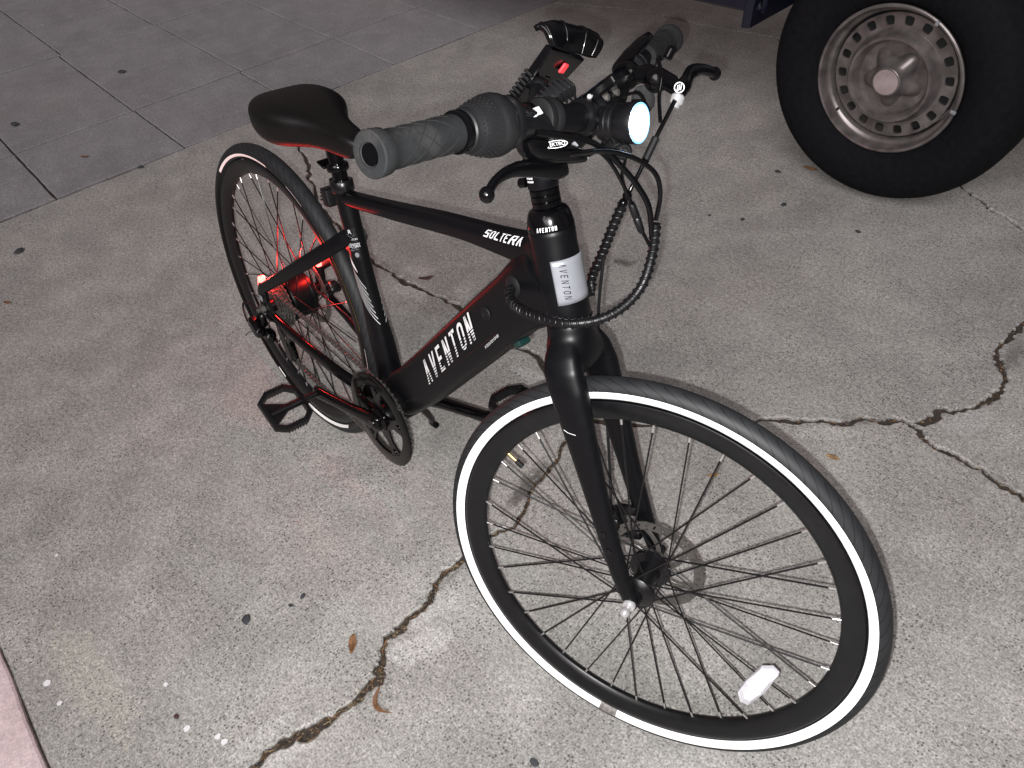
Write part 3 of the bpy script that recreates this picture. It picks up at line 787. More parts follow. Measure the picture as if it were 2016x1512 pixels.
# wheel reflector clipped between spokes
a = R_(-43.5); d = V((cos(a), 0, sin(a))); t = V((-sin(a), 0, cos(a))); c = d * .222 + V((0, -.017, 0)); t = (Matrix.Rotation(R_(-11), 3, 'Y') @ t); d = (Matrix.Rotation(R_(-11), 3, 'Y') @ d)
mb = MB()
def refl(k, y): return [c + t * (x_ * k) + d * (y_ * k) + V((0, y, 0)) for x_, y_ in ((-.050, -.002), (-.036, -.0135), (0, -.0165), (.036, -.0135), (.050, -.002), (.046, .010), (0, .0145), (-.046, .010))]
mb.loft([refl(.97, .009), refl(1, .007), refl(1, .001)]); rim_ = mb
a8 = refl(.97, -.001); top_ = refl(.62, -.006)
mb.loft([refl(1, .001), a8, top_])
mb.build('wheel_reflector', M['reflector'], fw, 12)
mb = MB(); mb.cyl(c + d * .004 + V((0, -.009, 0)), c + d * .004 + V((0, .012, 0)), .0055, 10, .001); mb.build('reflector_clip', M['reflector'], fw)

rw = empty('rear_wheel', BL.copy(), bike)
link(bpy.data.objects.new('tyre', TY), rw); link(bpy.data.objects.new('rim', RIM), rw)
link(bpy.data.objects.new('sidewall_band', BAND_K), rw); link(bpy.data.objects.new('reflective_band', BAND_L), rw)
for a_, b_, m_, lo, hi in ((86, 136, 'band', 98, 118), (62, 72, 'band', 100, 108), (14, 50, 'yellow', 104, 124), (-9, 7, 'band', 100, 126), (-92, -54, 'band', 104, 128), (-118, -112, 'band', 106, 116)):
    link(bpy.data.objects.new('reflective_band', band_mesh(-1, M[m_], R_(lo), R_(hi), R_(a_), R_(b_), 24, RT + .0008)), rw)  # white and yellow arcs paint the tape's glints on a black band
K_ = [spoke_mesh('a', .047, -.022, R_(40)), spoke_mesh('b', .047, .026, R_(40)), spoke_mesh('c', .047, -.019, -R_(40)), spoke_mesh('d', .047, .029, -R_(40))]
lacing(rw, K_, 36, R_(4))
mb = MB(); mb.lathe([(.008, -.068), (.014, -.066), (.014, -.062), (.017, -.034), (.030, -.028), (.0505, -.0245), (.052, -.0225), (.052, -.0185), (.050, -.017), (.050, .022), (.052, .0245), (.052, .0305), (.048, .033), (.038, .0355), (.024, .038), (.02, .05), (.012, .052), (.012, .066), (.008, .068)], 56)
mb.build('motor_hub', M['frame'], rw)
rotor(rw, .042)
for k, (teeth, y) in enumerate(((28, -.0335), (24, -.0372), (21, -.0409), (18, -.0446), (16, -.0483), (14, -.052))):
    mb = MB(); r = teeth * .0127 / (2 * pi); n = teeth * 4; P = []
    for i in range(n):
        a = 2 * pi * i / n; P.append(V((cos(a) * (r + (.0026 if i % 4 in (0, 1) else -.0022)), y, sin(a) * (r + (.0026 if i % 4 in (0, 1) else -.0022)))))
    inner = [V((cos(2 * pi * i / n) * .015, y, sin(2 * pi * i / n) * .015)) for i in range(n)]
    e = V((0, .0018, 0)); vs = P + inner + [q + e for q in P] + [q + e for q in inner]
    mb.add(vs, [[i, (i + 1) % n, n + (i + 1) % n, n + i] for i in range(n)] + [[2 * n + i, 3 * n + i, 3 * n + (i + 1) % n, 2 * n + (i + 1) % n] for i in range(n)] + [[i, 2 * n + i, 2 * n + (i + 1) % n, (i + 1) % n] for i in range(n)])
    mb.build('sprocket', M['dark_steel'], rw, 25)

# ---- frame tubes: t runs from the first end to the second
class Tube:
    def __init__(s, path, secs, Wdir=None):
        """path: points; secs: list of (t, a across plane normal U, b along W, power)"""
        s.P = spline(path, 6); s.S = secs
    def at(s, t):
        P = s.P; x = t * (len(P) - 1); i = min(int(x), len(P) - 2); f = x - i
        c = P[i].lerp(P[i + 1], f)
        p0 = P[max(i - 1, 0)]; p3 = P[min(i + 2, len(P) - 1)]
        T = (P[i + 1] - P[i]).normalized()
        if f < .5 and i > 0: T = ((P[i] - P[i - 1]).normalized().lerp(T, .5 + f)).normalized()
        if f >= .5 and i < len(P) - 2: T = (T.lerp((P[i + 2] - P[i + 1]).normalized(), f - .5)).normalized()
        U = V((0, -1, 0)); U = (U - T * U.dot(T)).normalized(); W = T.cross(U)
        if W.z < 0: W = -W
        S = s.S
        for (ta, *qa), (tb, *qb) in zip(S, S[1:]):
            if t <= tb: break
        k = min(1, max(0, (t - ta) / (tb - ta))); k = k * k * (3 - 2 * k)
        a, b, p = [qa[j] + (qb[j] - qa[j]) * k for j in range(3)]
        return c, T, U, W, a, b, p
    def surf(s, t, ang, off=.0006):
        """ang 0 = right-hand side, 90 = top"""
        c, T, U, W, a, b, p = s.at(t)
        q = c + U * ((a + off) * sgnpow(cos(ang), 2 / p)) + W * ((b + off) * sgnpow(sin(ang), 2 / p))
        return BL @ q
    def mesh(s, name, m_, n=72, k=40):
        mb = NB(); rings = []
        for i in range(n + 1):
            c, T, U, W, a, b, p = s.at(i / n); rings.append(section(c, U, W, a, b, p, k))
        mb.loft(rings); return part(mb, name, m_)

HT = lambda c: V((.993805 - .314223 * c, 0, -.017306 + .949349 * c))     # point on the steering axis, rear-axle frame
BBP = V((.405, 0, -.070))
dt = Tube([(.415, 0, -.025), (.50, 0, .060), (.62, 0, .199), (.76, 0, .363), (.825, 0, .432)], [(0, .030, .040, 3.0), (.1, .029, .046, 4.5), (.75, .029, .046, 4.5), (.88, .029, .052, 3.4), (1.0, .028, .056, 2.5)])
down_tube = dt.mesh('down_tube', 'frame')
tt = Tube([(.290, 0, .352), (.45, 0, .3875), (.62, 0, .428), (.76, 0, .455), (.815, 0, .470)], [(0, .0155, .0125, 2.6), (.5, .0165, .0150, 3.0), (.85, .019, .0215, 3.0), (1.0, .022, .030, 2.6)])
top_tube = tt.mesh('top_tube', 'frame')
st = Tube([(.400, 0, -.068), (.372, 0, .05), (.345, 0, .16), (.318, 0, .275), (.296, 0, .372)], [(0, .026, .030, 2.4), (.25, .021, .027, 2.6), (.6, .0165, .0185, 2.2), (1.0, .0175, .0175, 2.0)])
seat_tube = st.mesh('seat_tube', 'frame')
mb = NB(); mb.lathe([(.0, -.046), (.020, -.046), (.0235, -.043), (.025, -.036), (.025, .036), (.0235, .043), (.02, .046), (0, .046)], 36, c=BBP, axis=(0, 1, 0)); part(mb, 'bottom_bracket', 'frame')
axis_dir = V((-.314223, 0, .949349))
mb = NB(); mb.lathe([(.0, .428), (.0305, .428), (.0315, .431), (.0312, .45), (.0305, .49), (.0295, .53), (.0300, .546), (.0300, .549), (.029, .5515), (0, .5515)], 56, c=(.993805, 0, -.017306), axis=axis_dir)
head_tube = part(mb, 'head_tube', 'frame')
# smooth gusset between down tube and head tube
gs = Tube([(.752, 0, .388), (.79, 0, .415), (.838, 0, .445)], [(0, .010, .03, 2.0), (.5, .020, .046, 2.2), (1.0, .026, .052, 2.2)])
gs.mesh('head_gusset', 'frame', 24)
# stays
for sg in (-1, 1):
    ssy = Tube([(.318, sg * .008, .292), (.285, sg * .030, .262), (.20, sg * .052, .196), (.10, sg * .064, .122), (.012, sg * .070, .058)], [(0, .009, .015, 2.6), (.3, .0085, .0145, 2.6), (1, .008, .0115, 2.6)])
    ssy.mesh('seat_stay', 'frame', 24, 20)
    cs_ = Tube([(.392, sg * .016, -.062), (.335, sg * .028, -.054), (.26, sg * .046, -.043), (.13, sg * .062, -.026), (.0, sg * .069, -.008)], [(0, .010, .018, 2.6), (.4, .0085, .0155, 2.6), (1, .0075, .011, 2.6)])
    cs_.mesh('chain_stay', 'gloss' if sg < 0 else 'frame', 24, 20)
    mb = NB(); poly = [(.02, .062), (-.004, .064), (-.018, .04), (-.022, .0), (-.016, -.028), (.006, -.03), (.03, -.022), (.034, .0), (.018, .024)]
    mb.prism([V((x, sg * .0665, z)) for x, z in poly], (0, sg * .007, 0)); part(mb, 'dropout', 'frame', 30)
mb = NB(); mb.rbox((.302, 0, .276), (.03, .03, .03), Matrix.Rotation(R_(-35), 3, 'Y'), .008); part(mb, 'stay_bridge', 'frame')
# axle nuts at the rear
for sg in (-1, 1):
    mb = NB(); mb.cyl((0, sg * .074, 0), (0, sg * .083, 0), .0105, 6, .001); mb.cyl((0, sg * .082, 0), (0, sg * .092, 0), .0055, 14, .001); part(mb, 'rear_axle_nut', 'dark_steel', 30)
# lit tail lamps at the seat-stay ends
for sg in (-1, 1):
    mb = NB(); tx_ = V((0, 0, 0)) if sg < 0 else V((.042, -.0065, .023)); mb.rbox(V((-.008, sg * .064, .062)) + tx_, (.012, .016, .030), Matrix.Rotation(R_(18), 3, 'Y'), .004)
    tl = part(mb, 'tail_light', 'tail_on')
    ld = bpy.data.lights.new('tail_glow', 'POINT'); ld.energy = 1.5; ld.color = (1, .03, .025); ld.shadow_soft_size = .009
    lo = bpy.data.objects.new('tail_glow', ld); link(lo, tl); lo.location = BL @ (V((-.012, sg * .052, .076)) + tx_)

# ---- seat post, clamp, saddle
sd = V((-.228, 0, .974)); s0 = V((.296, 0, .372))
mb = NB(); mb.cyl(s0 - sd * .02, s0 + sd * .085, .0136, 24); part(mb, 'seat_post', 'gloss')
mb = NB(); mb.lathe([(.014, -.006), (.0195, -.006), (.0205, -.004), (.0205, .011), (.0190, .013), (.014, .013)], 32, c=s0, axis=sd); mb.rbox(s0 + V((-.026, .0, 0)), (.018, .016, .014), None, .003); part(mb, 'seat_clamp', 'alloy_black')
mb = NB(); mb.lathe([(.0138, 0), (.0185, 0), (.0195, .002), (.0195, .010), (.018, .012), (.0138, .012)], 32, c=s0 + sd * .030, axis=sd); mb.rbox(s0 + sd * .036 + V((-.024, -.006, 0)), (.024, .030, .005), Matrix.Rotation(R_(12), 3, 'Y'), .002); part(mb, 'post_collar', 'gloss')
mb = NB(); mb.rbox((.262, -.004, .345), (.022, .036, .034), Matrix.Rotation(R_(-14), 3, 'Y'), .004)
for k in range(4): mb.rbox((.2495 - k * .0018, -.004, .357 - k * .0075), (.004, .032, .0035), Matrix.Rotation(R_(-14), 3, 'Y'), .001)
part(mb, 'light_bracket', 'plastic')
mb = NB(); mb.rbox(s0 + sd * .083, (.05, .032, .018), Matrix.Rotation(R_(-6), 3, 'Y'), .005); mb.cyl(s0 + sd * .09 + V((-.02, -.026, 0)), s0 + sd * .09 + V((-.02, .026, 0)), .008, 16, .002); part(mb, 'rail_clamp', 'alloy_black')
mb = NB()
for sg in (-1, 1): mb.tube(spline([V((.115, sg * .03, .462)), V((.16, sg * .024, .456)), V((.22, sg * .021, .456)), V((.29, sg * .021, .458)), V((.345, sg * .012, .474))]), .0036, 8)
part(mb, 'saddle_rails', 'dark_steel')
# saddle shell: cross sections from tail to nose
mb = NB(); rings = []
SX = [(.096, .020, .484, .022, .0), (.100, .047, .489, .044, .0), (.110, .063, .495, .060, .001), (.130, .0745, .501, .076, .003), (.157, .0795, .505, .085, .005), (.186, .0800, .506, .084, .006), (.213, .0755, .505, .077, .005), (.238, .063, .502, .068, .003), (.260, .048, .498, .060, .001), (.285, .036, .495, .054, 0), (.312, .029, .492, .050, 0), (.340, .0255, .490, .047, 0), (.362, .0215, .487, .041, 0), (.375, .0135, .481, .027, 0), (.3795, .0045, .475, .012, 0)]
for x, w, z, dp, dip in SX:
    r = []
    for j in range(32):
        a = 2 * pi * j / 32; cx, sn = cos(a), sin(a)
        if sn >= 0: y = w * sgnpow(cx, .62); zz = z - dp * .42 + dp * .42 * (sn ** .72) - dip * max(0, 1 - (y / (w * .45)) ** 2)
        else: y = w * sgnpow(cx, .55) * (.93 + .07 * (1 + sn)); zz = z - dp * .42 + dp * .58 * sgnpow(sn, .6)
        r.append(V((x, y, zz)))
    rings.append(r)
mb.loft(rings); sdl = part(mb, 'saddle', 'saddle', 70)
sub = sdl.modifiers.new('smooth', 'SUBSURF'); sub.levels = sub.render_levels = 2

# ---- drivetrain
CR = .093
mb = NB(); ns = 5
def ringp(r, y, n=100): return [BBP + V((cos(2 * pi * i / n) * r, y, sin(2 * pi * i / n) * r)) for i in range(n)]
mb.loft([ringp(.101, -.0505), ringp(.1035, -.0495), ringp(.1035, -.0465), ringp(.078, -.0465), ringp(.078, -.0505)], False, True)
for k in range(ns):
    a = 2 * pi * k / ns + .35; d = V((cos(a), 0, sin(a))); t = V((-sin(a), 0, cos(a)))
    mb.prism([BBP + d * .016 + t * .020 + V((0, -.0465, 0)), BBP + d * .05 + t * .010 + V((0, -.0465, 0)), BBP + d * .08 + t * .019 + V((0, -.0465, 0)), BBP + d * .08 - t * .019 + V((0, -.0465, 0)), BBP + d * .05 - t * .010 + V((0, -.0465, 0)), BBP + d * .016 - t * .020 + V((0, -.0465, 0))], (0, -.004, 0))
    mb.cyl(BBP + d * .071 + V((0, -.049, 0)), BBP + d * .071 + V((0, -.053, 0)), .006, 12, .001)
mb.lathe([(0, -.046), (.026, -.046), (.026, -.052), (.018, -.057), (.0, -.057)], 30, c=BBP, axis=(0, 1, 0))
part(mb, 'chainring_guard', 'gloss', 30)
mb = NB(); n = 46 * 4; P = [BBP + V((cos(2 * pi * i / n) * (CR + (.003 if i % 4 < 2 else -.002)), -.0415, sin(2 * pi * i / n) * (CR + (.003 if i % 4 < 2 else -.002)))) for i in range(n)]
inn = [BBP + V((cos(2 * pi * i / n) * .076, -.0415, sin(2 * pi * i / n) * .076)) for i in range(n)]; e = V((0, .002, 0))
mb.add(P + inn + [q + e for q in P] + [q + e for q in inn], [[i, (i + 1) % n, n + (i + 1) % n, n + i] for i in range(n)] + [[2 * n + i, 3 * n + i, 3 * n + (i + 1) % n, 2 * n + (i + 1) % n] for i in range(n)] + [[i, 2 * n + i, 2 * n + (i + 1) % n, (i + 1) % n] for i in range(n)])
part(mb, 'chainring', 'dark_steel', 25)
def crank(sg, ang, length=.190, y0=.058, y1=.084):
    d = V((cos(ang), 0, sin(ang))); e = BBP + d * length + V((0, sg * y1, 0)); b0 = BBP + V((0, sg * y0, 0)); mb = NB()
    up = V((-sin(ang), 0, cos(ang))); rings = []
    for t, a_, b_ in ((-.09, .010, .006), (-.06, .0165, .0095), (.0, .0185, .011), (.1, .0165, .011), (.3, .0135, .009), (.7, .0125, .008), (.93, .0135, .008), (1.0, .0145, .008), (1.05, .012, .007), (1.08, .006, .005)):
        c = b0 + (e - b0) * min(max(t, -.1), 1.2); c = BBP + d * length * t + V((0, sg * (y0 + (y1 - y0) * min(1, max(0, t))), 0))
        rings.append(section(c, up, V((0, 1, 0)), a_, b_, 2.8, 20))
    mb.loft(rings); mb.cyl(b0 + V((0, sg * .004, 0)), b0 + V((0, sg * .013, 0)), .011, 20, .002)
    part(mb, 'crank_arm', 'gloss', 45)
    return BBP + d * length + V((0, sg * (y1 + .004), 0))
def pedal(pos, sg, tilt, mname='plastic'):
    rot = Matrix.Rotation(tilt, 3, 'Y'); f = lambda x, y, z: pos + rot @ V((x, 0, z)) + V((0, sg * y, 0)); mb = NB()
    mb.cyl(f(0, -.016, 0), f(0, .018, 0), .0065, 12, .001)
    mb.cyl(f(0, .016, 0), f(0, .092, 0), .0085, 14, .002)
    # outer frame: eight-sided loop
    lp = [(-.030, .018), (.030, .018), (.046, .036), (.046, .078), (.032, .098), (-.032, .098), (-.046, .078), (-.046, .036)]
    P = [f(x, y, 0) for x, y in lp]; zz = rot @ V((0, 0, 1)); rings = []
    n = len(P); ctr = f(0, .058, 0)
    for p_ in P:
        r_ = (p_ - ctr).normalized(); rings.append([p_ + r_ * a + zz * b for a, b in ((.004, -.008), (.006, 0), (.004, .008), (-.005, .009), (-.0065, 0), (-.005, -.009))])
    mb.loft(rings, False, True)
    tri = [(-.030, .094), (.030, .094), (.006, .052), (-.006, .052)]
    mb.prism([f(x, y, -.004) for x, y in tri], rot @ V((0, 0, .008)))
    for k in range(7):                                                  # grip ridges across front and back bars
        for x in (-.046, .046): mb.rbox(f(x, .038 + k * .0065, .0), (.011, .0022, .0215), rot, .0008)
    return part(mb, 'pedal', mname, 35)
e1 = crank(-1, R_(189)); pedal(e1 + V((0, -.016, 0)), -1, R_(22))
e2 = crank(1, R_(15)); pl_ = pedal(e2 + V((0, .004, 0)), 1, R_(-8))
mb = NB(); mb.rbox(e2 + V((.0545, .062, -.006)), (.006, .048, .011), Matrix.Rotation(R_(-8), 3, 'Y'), .001); mb.build('pedal_reflector', M['amber'], pl_)
# chain: closed path around chainring, cog and the two derailleur wheels
cogr = .0325; cy = -.047; up_w = V((.012, 0, -.062)); lo_w = V((.030, 0, -.118)); jr = .0215
def tangent(c0, r0, c1, r1, side0, side1):
    """outer/inner tangent between two circles, angles in x-z; side = +1 runs counter-clockwise"""
    d = c1 - c0; L = math.hypot(d.x, d.z); th = math.atan2(d.z, d.x)
    al = math.acos(max(-1, min(1, (side0 * r0 - side1 * r1) / L)))
    a = th - side0 * 0 - al if True else 0
    A0 = th - al; n = V((cos(A0), 0, sin(A0)))
    return c0 + n * (side0 * r0), c1 + n * (side1 * r1)
def arc(c, p0, p1, ccw, n=24):
    a0 = math.atan2(p0.z - c.z, p0.x - c.x); a1 = math.atan2(p1.z - c.z, p1.x - c.x); r = math.hypot(p0.x - c.x, p0.z - c.z)
    if ccw:
        while a1 < a0: a1 += 2 * pi
    else:
        while a1 > a0: a1 -= 2 * pi
    return [c + V((cos(a0 + (a1 - a0) * i / n) * r, 0, sin(a0 + (a1 - a0) * i / n) * r)) for i in range(n + 1)]
B0 = V((BBP.x, 0, BBP.z)); C0 = V((0, 0, 0))
top0 = B0 + V((-.12, 0, .99)).normalized() * CR; top1 = C0 + V((-.12, 0, .99)).normalized() * cogr
pts = arc(B0, B0 + V((-.05, 0, -1)).normalized() * CR, top0, True, 40)            # round the front of the chainring, bottom to top
pts += [top0.lerp(top1, i / 10) for i in range(1, 10)]
pts += arc(C0, top1, C0 + V((.93, 0, -.35)).normalized() * cogr, True, 20)
pts += arc(up_w, up_w + V((-1, 0, .25)).normalized() * jr * -1, up_w + V((.75, 0, -.66)).normalized() * jr, False, 8) if False else arc(up_w, up_w + V((.55, 0, .83)).normalized() * jr, up_w + V((.95, 0, -.3)).normalized() * jr, False, 8)
pts += arc(lo_w, lo_w + V((-.97, 0, .2)).normalized() * jr, lo_w + V((.1, 0, -1)).normalized() * jr, True, 14)
low0 = lo_w + V((.1, 0, -1)).normalized() * jr; low1 = B0 + V((-.05, 0, -1)).normalized() * CR
pts += [low0.lerp(low1, i / 12) for i in range(1, 12)]
tot = 0; seg = []
for a, b in zip(pts, pts[1:] + pts[:1]): l = (b - a).length; seg.append((tot, l, a, b)); tot += l
NL = int(round(tot / .0127)); mb = NB()
def cp(u):
    u %= tot
    for t0, l, a, b in seg:
        if t0 <= u <= t0 + l and l > 1e-9: return a.lerp(b, (u - t0) / l)
    return pts[0]
for k in range(NL):
    a = cp(k * tot / NL); b = cp((k + 1) * tot / NL); d = (b - a).normalized(); w = V((-d.z, 0, d.x))
    off = .0032 if k % 2 else .0022
    xk = lambda p_: cy + (.0055 if p_.x > .2 else 0) * 1.0
    for sg in (-1, 1):
        P = []
        for s_, q in ((-1, a), (1, b)):
            for an in (-60, 0, 60): P.append(q + d * (s_ * cos(R_(an)) * .0041) + w * (s_ * sin(R_(an)) * .0041))
        m_ = (a + b) / 2; P.insert(3, m_ + w * .0026); P.append(m_ - w * .0026)
        yy = -.047 + .0055 * max(0, min(1, m_.x / .35))
        mb.prism([V((p_.x, yy + sg * off - .0005, p_.z)) for p_ in P], (0, .001, 0))
    yy = -.047 + .0055 * max(0, min(1, a.x / .35)); mb.cyl(V((a.x, yy - .0042, a.z)), V((a.x, yy + .0042, a.z)), .0036, 8)
part(mb, 'chain', 'chain', 30)
# rear derailleur
mb = NB(); mb.rbox((-.012, -.082, -.030), (.026, .014, .040), Matrix.Rotation(R_(12), 3, 'Y'), .005); mb.rbox((-.022, -.094, -.052), (.05, .022, .034), Matrix.Rotation(R_(28), 3, 'Y'), .009); mb.rbox((.002, -.078, -.070), (.030, .024, .030), Matrix.Rotation(R_(20), 3, 'Y'), .008)
part(mb, 'rear_derailleur', 'gloss')
mb = NB()
for yy in (-.0555, -.0395):
    poly = [up_w + V((-.014, 0, .012)), up_w + V((.012, 0, .012)), up_w + V((.018, 0, -.01)), lo_w + V((.018, 0, .0)), lo_w + V((.012, 0, -.016)), lo_w + V((-.008, 0, -.014)), lo_w + V((-.012, 0, .008)), up_w + V((-.012, 0, -.012))]
    mb.prism([V((q.x, yy, q.z)) for q in poly], (0, -.0018, 0))
part(mb, 'derailleur_cage', 'gloss', 30)
for c in (up_w, lo_w):
    mb = NB(); n = 44; P = [c + V((cos(2 * pi * i / n) * (.0205 + (.0022 if i % 4 < 2 else -.0015)), -.0485, sin(2 * pi * i / n) * (.0205 + (.0022 if i % 4 < 2 else -.0015)))) for i in range(n)]
    mb.prism(P, (0, .003, 0)); part(mb, 'jockey_wheel', 'plastic', 25)
mb = NB(); mb.tube(spline([V((.03, -.078, -.016)), V((-.03, -.082, -.012)), V((-.072, -.088, -.014)), V((-.088, -.09, -.034)), V((-.07, -.095, -.056)), V((-.04, -.097, -.058))]), .0024, 8); mb.tube(spline([V((-.03, -.1, -.066)), V((-.05, -.106, -.078)), V((-.062, -.108, -.09))]), .0008, 6); mb.sphere((-.062, -.108, -.09), .0018, 8)
part(mb, 'shift_cable', 'rubber')
mb = NB(); mb.rbox((.0, -.0775, .028), (.012, .003, .012), None, .001); mb.rbox((.0, -.0775, -.012), (.010, .003, .009), None, .001); part(mb, 'dropout_bolts', 'badge')
# rear brake caliper
mb = NB(); mb.rbox((.068, .058, .030), (.05, .022, .026), Matrix.Rotation(R_(-40), 3, 'Y'), .006); mb.cyl((.07, .066, .028), (.07, .078, .028), .011, 16, .002); part(mb, 'rear_brake_caliper', 'alloy_black')
# kickstand on the left
mb = NB(); mb.rbox((.335, .034, -.07), (.05, .03, .018), None, .004); mb.tube(spline([V((.335, .042, -.075)), V((.31, .085, -.15)), V((.275, .155, -.270)), V((.264, .166, -.300)), V((.27, .176, -.314))]), .008, 12); part(mb, 'kickstand', 'gloss')

# ---- fork (steered with the front wheel): crown and two blades fused into one surface
mb = NF()
U_, W_ = V((1, 0, 0)), V((0, 1, 0))
mb.loft([section(V((0, 0, c)), U_, W_, a, b, p, 32) for c, a, b, p in ((.429, .029, .029, 2), (.424, .0308, .0308, 2), (.412, .031, .033, 2), (.396, .0315, .044, 2.2), (.380, .0315, .057, 2.5), (.368, .030, .062, 2.7), (.361, .027, .060, 2.7))])
for sg in (-1, 1):
    rings = []
    for a0, b0, c0, ha, hb in ((.000, .030, .405, .018, .008), (.001, .038, .392, .024, .012), (.003, .045, .374, .0275, .0155), (.008, .0495, .345, .0275, .016), (.012, .0515, .305, .025, .0145), (.017, .053, .25, .0215, .0125), (.023, .0545, .18, .0175, .0112), (.030, .0555, .11, .0155, .0102), (.037, .056, .05, .0145, .0090), (.042, .056, .02, .0135, .0075), (.0455, .0555, .0, .0125, .0058), (.046, .0555, -.010, .0095, .005), (.046, .0555, -.0145, .005, .004)):
        rings.append(section(V((a0, sg * b0, c0)), U_, W_, ha, hb, 2.5, 26))
    mb.loft(rings)
fork = part(mb, 'fork', 'frame', 60)
rm = fork.modifiers.new('fuse', 'REMESH'); rm.mode = 'VOXEL'; rm.voxel_size = .0022; rm.use_smooth_shade = True
sm = fork.modifiers.new('soften', 'SMOOTH'); sm.factor = .5; sm.iterations = 22
mb = NF()
for c in (.127, .098): mb.lathe([(0, 0), (.0042, 0), (.0042, .0015), (.0026, .002), (.0022, .0008), (0, .0008)], 16, c=(.0275 if c > .1 else .031, -.0655, c), axis=(0, -1, 0))
part(mb, 'fork_eyelet', 'alloy_black')
# front brake caliper behind the left blade, and its cable
mb = NF(); mb.rbox((-.010, .047, .062), (.028, .026, .05), Matrix.Rotation(R_(-14), 3, 'Y'), .006); mb.cyl((-.010, .03, .066), (-.010, .070, .066), .012, 18, .002); mb.rbox((.012, .05, .085), (.03, .012, .016), None, .003); mb.rbox((.012, .05, .04), (.03, .012, .016), None, .003)
part(mb, 'front_brake_caliper', 'alloy_black')
mb = NF(); mb.tube(spline([V((-.016, .048, .088)), V((-.014, .062, .15)), V((-.006, .068, .25)), V((.0, .066, .34)), V((.02, .05, .42)), V((.05, .03, .5))]), .0024, 8); part(mb, 'brake_cable', 'rubber')

# ---- headset, spacers, stem
def ax_lathe(prof, name, m_, seg=44): mb = NF(); mb.lathe(prof, seg, axis=(0, 0, 1)); return part(mb, name, m_)
ax_lathe([(.0, .4285), (.0325, .4285), (.0325, .4305), (0, .4305)], 'lower_headset', 'gloss')
head_cap = ax_lathe([(0, .5518), (.0302, .5518), (.0302, .556), (.0285, .566), (.0262, .573), (.0235, .577), (.019, .579), (0, .579)], 'headset_cover', 'gloss')
for i in range(3): ax_lathe([(0, .5792 + i * .0078), (.0178, .5792 + i * .0078), (.0186, .580 + i * .0078), (.0186, .5857 + i * .0078), (.0178, .5865 + i * .0078), (0, .5865 + i * .0078)], 'spacer', 'gloss')
mb = NF()
mb.lathe([(.0, .603), (.0185, .603), (.0195, .6045), (.0195, .640), (.0185, .6425), (.015, .6445), (0, .6445)], 40, axis=(0, 0, 1))
sA, sB = V((.006, 0, .624)), V((.086, 0, .682)); sdr = (sB - sA).normalized()
mb.loft([section(sA.lerp(sB, t), V((0, 1, 0)), sdr.cross(V((0, 1, 0))), a, b, 2.6, 26) for t, a, b in ((0, .0165, .0165), (.2, .0155, .016), (.6, .0155, .0155), (.85, .019, .0175), (1.0, .021, .019))])
mb.lathe([(.0158, -.021), (.0215, -.021), (.0225, -.0195), (.0225, .0195), (.0215, .021), (.0158, .021)], 36, c=(.088, 0, .684), axis=(0, 1, 0))
stem = part(mb, 'stem', 'frame')
for i, (x, y, z) in enumerate(((.107, -.014, .698), (.107, .014, .698), (.109, -.014, .672), (.109, .014, .672))):
    mb = NF(); mb.cyl((x - .004, y, z), (x + .003, y, z), .0042, 12, .0008); mb.build('bolt', M['dark_steel'], stem)
for z in (.613, .634):
    mb = NF(); mb.cyl((-.016, -.012, z), (-.026, -.012, z), .006, 14, .001); mb.build('bolt', M['gloss'], stem)
mb = NF(); mb.rbox((.045, -.0168, .6405), (.045, .0012, .007), Matrix.Rotation(-math.atan2(sdr.z, sdr.x), 3, 'Y'), .0004); mb.build('stem_label', M['badge'], stem)
mb = NF(); mb.rbox((.018, -.0178, .624), (.010, .0012, .005), Matrix.Rotation(R_(-30), 3, 'Y'), .0004); mb.build('stem_sticker', M['yellow'], stem)
mb = NF(); rnd = random.Random(3)                                        # two lines of tiny maker's print, unreadable in the photograph
for row in range(2):
    an = R_(-128)
    for k in range(8):
        w = R_(rnd.uniform(2, 4)); z = .6175 - row * .0042
        p_ = [V((cos(q) * .01975, sin(q) * .01975, zz)) for q, zz in ((an, z), (an + w, z), (an + w, z + .0024), (an, z + .0024))]
        mb.add(p_, [[0, 1, 2, 3]]); an += w + R_(1.4)
mb.build('stem_print', M['white'], stem, 0)

